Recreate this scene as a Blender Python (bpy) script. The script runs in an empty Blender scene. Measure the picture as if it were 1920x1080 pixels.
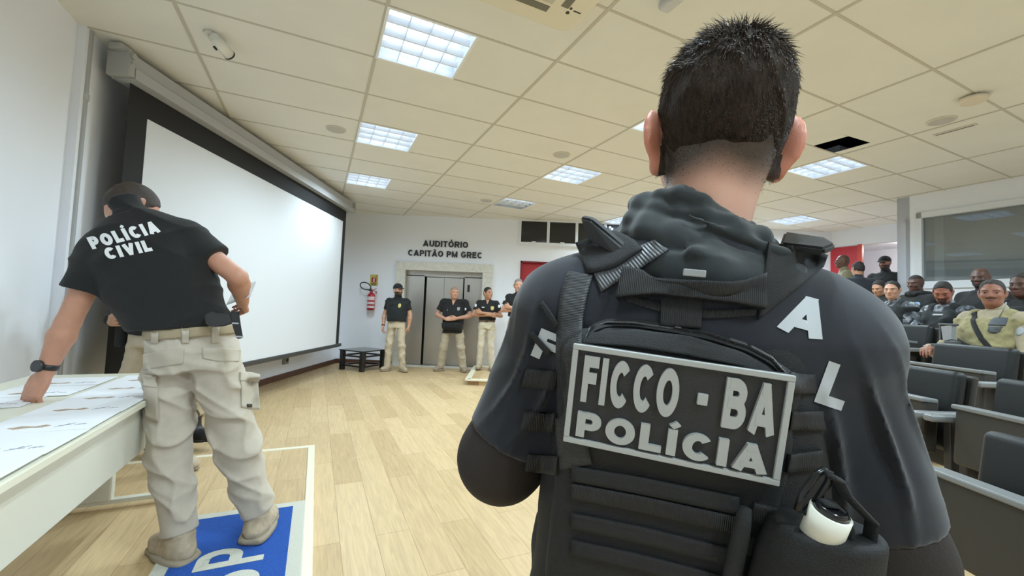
import bpy, bmesh, math, random
import numpy as np
from math import sin, cos, pi, radians as R
from mathutils import Vector as V, Matrix as M, Euler
from mathutils.bvhtree import BVHTree
random.seed(7); np.random.seed(7)
SC = bpy.context.scene
COL = SC.collection

# ------------------------------------------------------------------ camera
CAM_H, PITCH, ROLL, FPX = 1.25, 0.05134, 0.03899, 783.24
fw = V((0, cos(PITCH), sin(PITCH)))
r0 = V((1, 0, 0)); u0 = V((0, -sin(PITCH), cos(PITCH)))
rt = r0*cos(ROLL) + u0*sin(ROLL); up = -r0*sin(ROLL) + u0*cos(ROLL)
cam = bpy.data.cameras.new('camera'); cam.sensor_width = 36; cam.lens = 36*FPX/1920
cam.clip_start = 0.02; cam.clip_end = 100
camo = bpy.data.objects.new('camera', cam); COL.objects.link(camo)
m = M.Identity(4)
for i in range(3):
    m[i][0] = rt[i]; m[i][1] = up[i]; m[i][2] = -fw[i]
m[2][3] = CAM_H
camo.matrix_world = m
SC.camera = camo

def at(px, py, Y):
    """point of the place seen at a pixel of the photograph, Y metres into the room"""
    d = fw + rt*((px-960)/FPX) + up*((540-py)/FPX)
    return V((0, 0, CAM_H)) + d*(Y/d.y)

# ------------------------------------------------------------------ world and exposure
w = bpy.data.worlds.new('world'); SC.world = w; w.use_nodes = True
w.node_tree.nodes['Background'].inputs[0].default_value = (.9, .93, 1, 1)
w.node_tree.nodes['Background'].inputs[1].default_value = 0.25
SC.view_settings.view_transform = 'Standard'; SC.view_settings.look = 'None'
SC.view_settings.gamma = 1; SC.view_settings.use_curve_mapping = False
SC.view_settings.exposure = 0.0
TUBE = 20.5            # watts behind each tube of the ceiling lamps
SC.cycles.max_bounces = 8; SC.cycles.diffuse_bounces = 5; SC.cycles.glossy_bounces = 4
SC.cycles.use_denoising = True
SC.cycles.sample_clamp_indirect = 6

# the ceiling grid, side wall, platform and table follow a second axis, turned from the view
GA = 0.43472
def G(gx, gy, z=0.0):
    return V((gx*cos(GA)-gy*sin(GA), gx*sin(GA)+gy*cos(GA), z))
CEIL = 3.153

# ------------------------------------------------------------------ materials
def mat(name, col, rough=.6, metal=0, bump=0, bscale=200, var=0, vscale=8, spec=.5, emit=None, es=0, sheen=0, coat=0, stretch=None, detail=3):
    mt = bpy.data.materials.new(name); mt.use_nodes = True
    nt = mt.node_tree; b = nt.nodes['Principled BSDF']
    c = (*col, 1) if len(col) == 3 else col
    b.inputs['Base Color'].default_value = c
    b.inputs['Roughness'].default_value = rough; b.inputs['Metallic'].default_value = metal
    b.inputs['Specular IOR Level'].default_value = spec
    if sheen: b.inputs['Sheen Weight'].default_value = sheen; b.inputs['Sheen Roughness'].default_value = .5
    if coat: b.inputs['Coat Weight'].default_value = coat
    if emit: b.inputs['Emission Color'].default_value = (*emit, 1); b.inputs['Emission Strength'].default_value = es
    if bump or var:
        tc = nt.nodes.new('ShaderNodeTexCoord'); src = tc.outputs['Object']
        if stretch:
            mp = nt.nodes.new('ShaderNodeMapping'); mp.inputs['Scale'].default_value = stretch
            nt.links.new(src, mp.inputs[0]); src = mp.outputs[0]
    if bump:
        n = nt.nodes.new('ShaderNodeTexNoise'); n.inputs['Scale'].default_value = bscale; n.inputs['Detail'].default_value = detail
        nt.links.new(src, n.inputs['Vector'])
        bp = nt.nodes.new('ShaderNodeBump'); bp.inputs['Strength'].default_value = bump; bp.inputs['Distance'].default_value = .004
        nt.links.new(n.outputs[0], bp.inputs['Height']); nt.links.new(bp.outputs[0], b.inputs['Normal'])
    if var:
        n2 = nt.nodes.new('ShaderNodeTexNoise'); n2.inputs['Scale'].default_value = vscale; n2.inputs['Detail'].default_value = 4
        nt.links.new(src, n2.inputs['Vector'])
        cr = nt.nodes.new('ShaderNodeValToRGB')
        cr.color_ramp.elements[0].position = .3; cr.color_ramp.elements[1].position = .7
        cr.color_ramp.elements[0].color = (*[max(0, x*(1-var)) for x in col[:3]], 1)
        cr.color_ramp.elements[1].color = (*[min(1, x*(1+var)) for x in col[:3]], 1)
        nt.links.new(n2.outputs[0], cr.inputs[0]); nt.links.new(cr.outputs[0], b.inputs['Base Color'])
    return mt

def ramp_mat(name, stops, scale=12, rough=.85, detail=3, const=True, stretch=None, bump=.2):
    """patches of colour in a noise field (camouflage, wood, rust)"""
    mt = mat(name, stops[0][1], rough, bump=bump, bscale=400)
    nt = mt.node_tree; b = nt.nodes['Principled BSDF']
    tc = nt.nodes.new('ShaderNodeTexCoord'); mp = nt.nodes.new('ShaderNodeMapping')
    if stretch: mp.inputs['Scale'].default_value = stretch
    n = nt.nodes.new('ShaderNodeTexNoise'); n.inputs['Scale'].default_value = scale; n.inputs['Detail'].default_value = detail
    cr = nt.nodes.new('ShaderNodeValToRGB'); cr.color_ramp.interpolation = 'CONSTANT' if const else 'LINEAR'
    e = cr.color_ramp.elements
    while len(e) < len(stops): e.new(.5)
    for k, (p, c) in enumerate(stops): e[k].position = p; e[k].color = (*c, 1)
    nt.links.new(tc.outputs['Object'], mp.inputs[0]); nt.links.new(mp.outputs[0], n.inputs['Vector'])
    nt.links.new(n.outputs[0], cr.inputs[0]); nt.links.new(cr.outputs[0], b.inputs['Base Color'])
    return mt

# ------------------------------------------------------------------ object helpers
def tag(o, label, cat, group=None, kind=None):
    o['label'] = label; o['category'] = cat
    if group: o['group'] = group
    if kind: o['kind'] = kind
    return o
def empty(name, loc=(0, 0, 0), rot=(0, 0, 0), label=None, cat=None, group=None):
    o = bpy.data.objects.new(name, None); COL.objects.link(o); o.location = loc; o.rotation_euler = rot
    o.empty_display_size = .1
    if label: tag(o, label, cat, group)
    return o
def link(name, me, mats, parent=None, smooth=False, label=None):
    o = bpy.data.objects.new(name, me); COL.objects.link(o)
    for x in (mats if isinstance(mats, (list, tuple)) else [mats]): me.materials.append(x)
    if parent: o.parent = parent
    if smooth: me.polygons.foreach_set('use_smooth', [True]*len(me.polygons))
    if label: o['label'] = label
    return o
class MB:
    """collects simple shapes into ONE mesh"""
    def __init__(s): s.bm = bmesh.new()
    def box(s, c, d, rot=None, bev=0, seg=2, mi=0):
        g = bmesh.ops.create_cube(s.bm, size=1)['verts']
        mm = M.Translation(c) @ (rot.to_4x4() if rot else M.Identity(4)) @ M.Diagonal((*d, 1))
        bmesh.ops.transform(s.bm, matrix=mm, verts=g)
        fs = list({f for v in g for f in v.link_faces})
        if bev:
            es = list({e for v in g for e in v.link_edges})
            r = bmesh.ops.bevel(s.bm, geom=es, offset=bev, segments=seg, profile=.5, affect='EDGES')
            fs = list({f for f in fs if f.is_valid} | set(r['faces']))
        for f in fs: f.material_index = mi
        return s
    def hexa(s, bot, top, mi=0):
        b = [s.bm.verts.new(p) for p in bot]; t = [s.bm.verts.new(p) for p in top]; n = len(b)
        fs = [s.bm.faces.new(b[::-1]), s.bm.faces.new(t)]
        for i in range(n): fs.append(s.bm.faces.new((b[i], b[(i+1) % n], t[(i+1) % n], t[i])))
        for f in fs: f.material_index = mi
        return s
    def quad(s, pts, mi=0):
        f = s.bm.faces.new([s.bm.verts.new(p) for p in pts]); f.material_index = mi
        return s
    def cyl(s, a, b, r1, r2=None, n=20, caps=True, mi=0, mid=None):
        a, b = V(a), V(b); r2 = r1 if r2 is None else r2
        q = (b-a).to_track_quat('Z', 'Y').to_matrix()
        st = [(a, r1)] + (mid or []) + [(b, r2)]
        return s.lathe([(c, r) for c, r in st], q, n, caps, mi)
    def lathe(s, st, q, n=20, caps=True, mi=0):
        rings = []
        for c, r in st:
            rings.append([s.bm.verts.new(V(c) + q @ V((r*cos(2*pi*k/n), r*sin(2*pi*k/n), 0))) for k in range(n)])
        for A, B in zip(rings, rings[1:]):
            for k in range(n):
                f = s.bm.faces.new((A[k], A[(k+1) % n], B[(k+1) % n], B[k])); f.material_index = mi; f.smooth = True
        if caps:
            s.bm.faces.new(rings[0][::-1]).material_index = mi; s.bm.faces.new(rings[-1]).material_index = mi
        return s
    def tube(s, pts, r, n=10, mi=0, closed=False, flat=None):
        """round (or flattened) bar along a path"""
        pts = [V(p) for p in pts]; N = len(pts); rings = []
        ref = None
        for i, p in enumerate(pts):
            a = pts[(i-1) % N] if closed or i else p; b = pts[(i+1) % N] if closed or i < N-1 else p
            t = (b-a).normalized()
            if ref is None: ref = V((0, 0, 1)) if abs(t.z) < .9 else V((1, 0, 0))
            x = t.cross(ref).normalized(); y = x.cross(t).normalized(); ref = y
            rr = r[i] if isinstance(r, (list, tuple)) else r
            fl = flat or 1
            rings.append([s.bm.verts.new(p + x*rr*cos(2*pi*k/n) + y*rr*fl*sin(2*pi*k/n)) for k in range(n)])
        prs = list(zip(rings, rings[1:])) + ([(rings[-1], rings[0])] if closed else [])
        for A, B in prs:
            for k in range(n):
                f = s.bm.faces.new((A[k], A[(k+1) % n], B[(k+1) % n], B[k])); f.material_index = mi; f.smooth = True
        if not closed:
            s.bm.faces.new(rings[0][::-1]).material_index = mi; s.bm.faces.new(rings[-1]).material_index = mi
        return s
    def build(s, name, mats, parent=None, smooth=False, label=None):
        bmesh.ops.recalc_face_normals(s.bm, faces=s.bm.faces)
        me = bpy.data.meshes.new(name); s.bm.to_mesh(me); s.bm.free()
        return link(name, me, mats, parent, smooth, label)

def copy_tree(o, parent=None):
    c = o.copy(); COL.objects.link(c)
    if parent: c.parent = parent
    for ch in list(o.children): copy_tree(ch, c)
    return c

# ------------------------------------------------------------------ bold sans lettering, built from strokes
def _arc(cx, cy, rx, ry, a0, a1, n=14):
    return [(cx+rx*cos(R(a0+(a1-a0)*i/n)), cy+ry*sin(R(a0+(a1-a0)*i/n))) for i in range(n+1)]
def glyph(ch, t):
    """strokes of one capital in a box 1 high; t stroke width -> (width, [polylines])"""
    h = t/2; T = 1-h; acc = None; base = ch
    if ch in 'ÓÍÃ': base = {'Ó': 'O', 'Í': 'I', 'Ã': 'A'}[ch]; acc = ch
    w = {'I': t, 'M': .86, 'O': .80, 'C': .76, 'G': .80, 'U': .72, 'D': .74, 'L': .58, 'F': .60, 'E': .63, 'T': .64, 'P': .68, 'B': .72, 'R': .74, 'A': .82, 'V': .80, 'S': .66, '-': .3, ' ': .3}[base]
    W = w-h; c = w/2
    if base == 'I': s = [[(c, 0), (c, 1)]]
    elif base == 'L': s = [[(h, 1), (h, h), (w, h)]]
    elif base == 'F': s = [[(h, 0), (h, T), (w, T)], [(h, .53), (w*.92, .53)]]
    elif base == 'E': s = [[(w, h), (h, h), (h, T), (w*.97, T)], [(h, .52), (w*.92, .52)]]
    elif base == 'T': s = [[(0, T), (w, T)], [(c, 0), (c, T)]]
    elif base == 'A': s = [[(h*.95, 0), (c, 1-t*.25)], [(w-h*.95, 0), (c, 1-t*.25)], [(w*.24, .27), (w*.76, .27)], [(c-.5*t, T), (c+.5*t, T)]]
    elif base == 'V': s = [[(h*.95, 1), (c, t*.25)], [(w-h*.95, 1), (c, t*.25)], [(c-.5*t, h), (c+.5*t, h)]]
    elif base == 'M': s = [[(h, 0), (h, 1)], [(W, 0), (W, 1)], [(h, 1-h*.6), (c, h*.7), (W, 1-h*.6)]]
    elif base == 'U': s = [[(h, 1)]+_arc(c, .36, W-c, .36-h, 180, 360)+[(W, 1)]]
    elif base == 'O': s = [_arc(c, .5, W-c, .5-h, 0, 360, 36)]
    elif base == 'C': s = [_arc(c+.02, .5, W-c, .5-h, 42, 318, 26)]
    elif base == 'G': s = [_arc(c, .5, W-c, .5-h, 42, 330, 26)+[(W, .42)], [(c+.02, .45), (w, .45)]]
    elif base == 'D': s = [[(h, 0), (h, 1)], [(h, h), (c*.9, h)]+_arc(c*.9, .5, W-c*.9, .5-h, -90, 90)+[(h, T)]]
    elif base == 'P': s = [[(h, 0), (h, 1)], [(h, T), (w*.55, T)]+_arc(w*.55, (T+.43)/2, W-w*.55, (T-.43)/2, 90, -90)+[(h, .43)]]
    elif base == 'R': s = [[(h, 0), (h, 1)], [(h, T), (w*.55, T)]+_arc(w*.55, (T+.46)/2, W-w*.55, (T-.46)/2, 90, -90)+[(h, .46)], [(w*.48, .46), (W, 0)]]
    elif base == 'B': s = [[(h, 0), (h, 1)], [(h, .52), (w*.5, .52)]+_arc(w*.5, (h+.52)/2, W-w*.5, (.52-h)/2, 90, -90)+[(h, h)], [(h, T), (w*.48, T)]+_arc(w*.48, (T+.53)/2, W*.94-w*.48, (T-.53)/2, 90, -90)+[(h, .53)]]
    elif base == 'S': s = [_arc(c, (T+.51)/2, W-c, (T-.51)/2, 25, 270, 18)+_arc(c, (.51+h)/2, W-c, (.51-h)/2, 90, -155, 18)[1:]]
    elif base == '-': s = [[(0, .40), (w, .40)]]
    else: s = []
    if acc in ('Ó', 'Í'): s.append([(c-.05, 1.08), (c+.12, 1.24)])
    if acc == 'Ã': s.append(_arc(c-.10, 1.12, .10, .05, 180, 0, 6)+_arc(c+.10, 1.12, .10, .05, 180, 360, 6))
    return w, s
def text_mesh(txt, height, t=.2, extrude=0., xs=1., gap=.13, centre=True, wide=None):
    """flat (or extruded) bold lettering in the xy plane, capitals `height` tall, optionally fitted to a width"""
    polys = []; x = 0
    for ch in txt:
        w, ss = glyph(ch, t)
        for pl in ss:
            q = 1. if not (ch in 'ÓÍÃ' and pl is ss[-1]) else (.75 if ch != 'Ã' else .55)
            closed = len(pl) > 4 and abs(pl[0][0]-pl[-1][0])+abs(pl[0][1]-pl[-1][1]) < 1e-6
            P = [V((px*xs, py, 0)) for px, py in pl]
            L, Rr = [], []
            N = len(P)
            for i, p in enumerate(P):
                if closed: a, b = P[(i-1) % (N-1)], P[(i+1) % (N-1)]
                else: a, b = P[max(i-1, 0)], P[min(i+1, N-1)]
                d0 = (p-a).normalized() if (p-a).length > 1e-9 else (b-p).normalized(); d1 = (b-p).normalized() if (b-p).length > 1e-9 else d0
                n0 = V((-d0.y, d0.x, 0)); n1 = V((-d1.y, d1.x, 0)); n = (n0+n1).normalized(); k = min(1.6, 1/max(.3, n.dot(n0)))
                hw = t/2*q*(1 if xs == 1 else (abs(n.x)*xs**.5+abs(n.y)))
                L.append(p+n*hw*k); Rr.append(p-n*hw*k)
            polys.append([(V((x*xs, 0, 0))+v) for v in L]+[(V((x*xs, 0, 0))+v) for v in Rr[::-1]])
        x += w+gap
    tot = (x-gap)*xs; sx = height*(1 if wide is None else wide/(tot*height)); off = tot/2 if centre else 0
    bm = bmesh.new()
    def tr(v, z): return V((((v.x-off)*sx), (v.y-.5)*height, z))
    for kz, pl in enumerate(polys):
        dz = kz*.00013
        n = len(pl)//2; Lz, Rz = pl[:n], pl[n:][::-1]
        f_ = [[bm.verts.new(tr(v, extrude+dz)) for v in X] for X in (Lz, Rz)]
        b_ = [[bm.verts.new(tr(v, -extrude)) for v in X] for X in (Lz, Rz)] if extrude else None
        for i in range(n-1):
            bm.faces.new((f_[0][i], f_[1][i], f_[1][i+1], f_[0][i+1]))
            if extrude:
                bm.faces.new((b_[0][i], b_[0][i+1], b_[1][i+1], b_[1][i]))
                bm.faces.new((f_[0][i], f_[0][i+1], b_[0][i+1], b_[0][i])); bm.faces.new((f_[1][i+1], f_[1][i], b_[1][i], b_[1][i+1]))
        if extrude:
            for i in (0, n-1): bm.faces.new((f_[0][i], f_[1][i], b_[1][i], b_[0][i]))
    bmesh.ops.recalc_face_normals(bm, faces=bm.faces)
    me = bpy.data.meshes.new('lettering'); bm.to_mesh(me); bm.free()
    return me

# ------------------------------------------------------------------ implicit surfaces for bodies and clothing
def nrm(v):
    v = np.asarray(v, float); return v/(np.linalg.norm(v)+1e-12)
def rotm(x=0, y=0, z=0):
    return np.array(Euler((x, y, z), 'XYZ').to_matrix())
def smin(a, b, k):
    h = np.clip(.5+.5*(b-a)/k, 0, 1)
    return b*(1-h)+a*h-k*h*(1-h)
class Sdf:
    def __init__(s): s.ops = []
    def bone(s, a, b, ra, rb=None, k=.02, side=(1, 0, 0), fl=1., fb=None, op='add', clip=None):
        """tapered limb from a to b; fl / fb flatten the section across `side` at a / b"""
        a = np.array(a, float); b = np.array(b, float); rb = ra if rb is None else rb; fb = fl if fb is None else fb
        rm = max(ra, rb)*max(1, fl, fb)
        ax = b-a; L2 = ax@ax+1e-12; t_ = nrm(ax)
        sd = np.array(side, float); sd = sd-t_*(sd@t_)
        if np.linalg.norm(sd) < 1e-3: sd = np.array([0, 1., 0])-t_*t_[1]
        sd = nrm(sd); wv = np.cross(t_, sd)
        def fn(P):
            D = P-a; t = np.clip(D@ax/L2, 0, 1)
            D = D-t[..., None]*ax
            r = ra+(rb-ra)*t
            if fl == 1 and fb == 1: return np.sqrt((D*D).sum(-1))-r
            f = fl+(fb-fl)*t
            l = D@t_; u = D@sd; v = (D@wv)/f
            return (np.sqrt(u*u+v*v+l*l)-r)*np.minimum(1, f)
        f2 = fn
        if clip is not None:
            cp, cn = np.array(clip[0], float), nrm(clip[1]); f2 = lambda P: np.maximum(fn(P), (P-cp)@cn)
        s.ops.append((op, f2, np.minimum(a, b)-rm, np.maximum(a, b)+rm, k)); return s
    def ell(s, c, r, rot=None, k=.02, op='add', p=2):
        c = np.array(c, float); r = np.array(r, float); Q = np.eye(3) if rot is None else np.asarray(rot)
        def fn(P):
            D = np.abs((P-c)@Q/r)
            q = np.sqrt((D*D).sum(-1)) if p == 2 else (D**p).sum(-1)**(1/p)
            return (q-1)*r.min()
        e = np.abs(Q)@r
        s.ops.append((op, fn, c-e, c+e, k)); return s
    def box(s, c, h, rot=None, rd=.01, k=.01, op='add'):
        c = np.array(c, float); h = np.array(h, float)-rd; Q = np.eye(3) if rot is None else np.asarray(rot)
        def fn(P):
            q = np.abs((P-c)@Q)-h
            return np.sqrt((np.maximum(q, 0)**2).sum(-1))+np.minimum(q.max(-1), 0)-rd
        e = np.abs(Q)@(h+rd)
        s.ops.append((op, fn, c-e, c+e, k)); return s
    def loft(s, st, k=.02, p=2.3, op='add', fr=None):
        """stack of rounded sections [(centre, half width, half depth)], bottom to top along z"""
        zs = np.array([q[0][2] for q in st]); C = np.array([q[0] for q in st], float); W = np.array([[q[1], q[2]] for q in st], float)
        def sm(x, xs, ys):
            i = np.clip(np.searchsorted(xs, x)-1, 0, len(xs)-2)
            t = np.clip((x-xs[i])/(xs[i+1]-xs[i]), 0, 1)
            d = np.gradient(ys, xs); h = xs[i+1]-xs[i]
            t2, t3 = t*t, t*t*t
            return (2*t3-3*t2+1)*ys[i]+(t3-2*t2+t)*h*d[i]+(3*t2-2*t3)*ys[i+1]+(t3-t2)*h*d[i+1]
        O, Q = (np.zeros(3), np.eye(3)) if fr is None else (np.array(fr[0], float), np.asarray(fr[1]))
        def fn(P):
            P = (P-O)@Q
            z = P[..., 2]; z1 = np.clip(z, zs[0], zs[-1])
            cx, cy, rx, ry = [sm(z1, zs, a) for a in (C[:, 0], C[:, 1], W[:, 0], W[:, 1])]
            u = np.abs(P[..., 0]-cx)/rx; v = np.abs(P[..., 1]-cy)/ry
            d = ((u**p+v**p)**(1/p)-1)*np.minimum(rx, ry)
            dz = np.maximum(zs[0]-z, z-zs[-1])
            return np.maximum(d, dz)
        lo = np.array([(C[:, 0]-W[:, 0]).min(), (C[:, 1]-W[:, 1]).min(), zs[0]])-.01
        hi = np.array([(C[:, 0]+W[:, 0]).max(), (C[:, 1]+W[:, 1]).max(), zs[-1]])+.01
        cn = np.array([[(lo, hi)[i][0], (lo, hi)[j][1], (lo, hi)[q][2]] for i in (0, 1) for j in (0, 1) for q in (0, 1)])@Q.T+O
        lo, hi = cn.min(0), cn.max(0)
        s.ops.append((op, fn, lo, hi, k)); return s
    def cut(s, pt, n, k=.004):
        """cut away everything on the side n points to"""
        pt = np.array(pt, float); n = nrm(n)
        s.ops.append(('cut', lambda P: (P-pt)@n, None, None, k)); return s
    def cutnear(s, pt, n, rad, k=.004):
        pt = np.array(pt, float); n = nrm(n)
        s.ops.append(('cutn', lambda P: (P-pt)@n, pt-rad, pt+rad, k)); return s
    def disp(s, fn):
        s.ops.append(('disp', fn, None, None, 0)); return s
    def field(s, vox, pad=.012):
        lo = np.min([o[2] for o in s.ops if o[0] == 'add'], 0)-pad-vox*2; hi = np.max([o[3] for o in s.ops if o[0] == 'add'], 0)+pad+vox*2
        n = np.ceil((hi-lo)/vox).astype(int)+1
        F = np.full(n, .3, np.float32)
        ax = [lo[i]+vox*np.arange(n[i]) for i in range(3)]
        for op, fn, l, h, k in s.ops:
            if l is None: i0 = np.zeros(3, int); i1 = n
            else:
                mg = k+vox*3 if op != 'cutn' else 0
                i0 = np.clip(np.floor((l-mg-lo)/vox).astype(int), 0, n-1); i1 = np.clip(np.ceil((h+mg-lo)/vox).astype(int)+1, 1, n)
            if (i1 <= i0).any(): continue
            P = np.stack(np.meshgrid(ax[0][i0[0]:i1[0]], ax[1][i0[1]:i1[1]], ax[2][i0[2]:i1[2]], indexing='ij'), -1)
            sl = tuple(slice(i0[i], i1[i]) for i in range(3))
            if op == 'disp':
                near = np.abs(F[sl]) < .06
                F[sl][near] += fn(P[near]).astype(np.float32); continue
            d = fn(P).astype(np.float32)
            if op == 'add': F[sl] = smin(F[sl], d, k)
            elif op == 'sub': F[sl] = -smin(-F[sl], d, k)
            elif op in ('cut', 'cutn'): F[sl] = -smin(-F[sl], -d, k)
        return F, lo, vox
    def mesh(s, vox):
        return nets(*s.field(vox))
    def build(s, name, mats, parent, vox=.008, paint=None, label=None, relax=1):
        vs, qs = s.mesh(vox)
        if relax: vs = relaxed(vs, qs, relax)
        return link_np(name, vs, qs, mats, parent, paint, label)
def relaxed(vs, qs, n):
    for _ in range(n):
        S = np.zeros_like(vs); c = np.zeros(len(vs))
        for i in range(4):
            for j in (1, 3):
                np.add.at(S, qs[:, i], vs[qs[:, (i+j) % 4]]); np.add.at(c, qs[:, i], 1)
        vs = vs*.5+.5*S/np.maximum(c, 1)[:, None]
    return vs
def link_np(name, vs, qs, mats, parent, paint=None, label=None):
    me = bpy.data.meshes.new(name); me.from_pydata([], [], [])
    nq = len(qs); kq = qs.shape[1]
    me.vertices.add(len(vs)); me.vertices.foreach_set('co', vs.astype(np.float32).ravel())
    me.loops.add(nq*kq); me.loops.foreach_set('vertex_index', qs.astype(np.int32).ravel())
    me.polygons.add(nq); me.polygons.foreach_set('loop_start', np.arange(0, nq*kq, kq, dtype=np.int32))
    me.update(calc_edges=True)
    o = link(name, me, mats, parent, False, label)
    me.polygons.foreach_set('use_smooth', np.ones(nq, bool))
    if paint:
        c = vs[qs].mean(1); mi = np.zeros(nq, np.int32)
        for fn, k in paint: mi[fn(c)] = k
        me.polygons.foreach_set('material_index', mi)
    me.update()
    return o
def nets(F, lo, vox):
    """surface of a sampled field, as quads"""
    S = F < 0; n = F.shape
    c = [S[i:n[0]-1+i, j:n[1]-1+j, k:n[2]-1+k] for i in (0, 1) for j in (0, 1) for k in (0, 1)]
    cnt = sum(x.astype(np.int8) for x in c); act = (cnt > 0) & (cnt < 8)
    I = np.argwhere(act); idx = np.full(act.shape, -1, np.int32); idx[act] = np.arange(len(I))
    acc = np.zeros((len(I), 3)); num = np.zeros(len(I))
    cor = [(i, j, k) for i in (0, 1) for j in (0, 1) for k in (0, 1)]
    for a in cor:
        for ax in range(3):
            if a[ax]: continue
            b = list(a); b[ax] = 1
            fa = F[I[:, 0]+a[0], I[:, 1]+a[1], I[:, 2]+a[2]]; fb = F[I[:, 0]+b[0], I[:, 1]+b[1], I[:, 2]+b[2]]
            x = (fa < 0) != (fb < 0)
            t = fa[x]/(fa[x]-fb[x])
            p = np.tile(np.array(a, float), (len(t), 1)); p[:, ax] = t
            acc[x] += p; num[x] += 1
    vs = lo+vox*(I+acc/num[:, None])
    qs = []
    for ax in range(3):
        u, v = (ax+1) % 3, (ax+2) % 3
        sa = [slice(None)]*3; sb = [slice(None)]*3; sa[ax] = slice(0, n[ax]-1); sb[ax] = slice(1, n[ax])
        A, B = S[tuple(sa)], S[tuple(sb)]
        E = np.argwhere(A != B)
        E = E[(E[:, u] > 0) & (E[:, v] > 0) & (E[:, u] < n[u]-1) & (E[:, v] < n[v]-1)]
        fl = A[E[:, 0], E[:, 1], E[:, 2]]
        q = []
        for du, dv in ((1, 1), (0, 1), (0, 0), (1, 0)):
            e = E.copy(); e[:, u] -= du; e[:, v] -= dv
            q.append(idx[e[:, 0], e[:, 1], e[:, 2]])
        q = np.stack(q, 1); q[~fl] = q[~fl][:, ::-1]
        qs.append(q)
    return vs, np.concatenate(qs)

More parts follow.
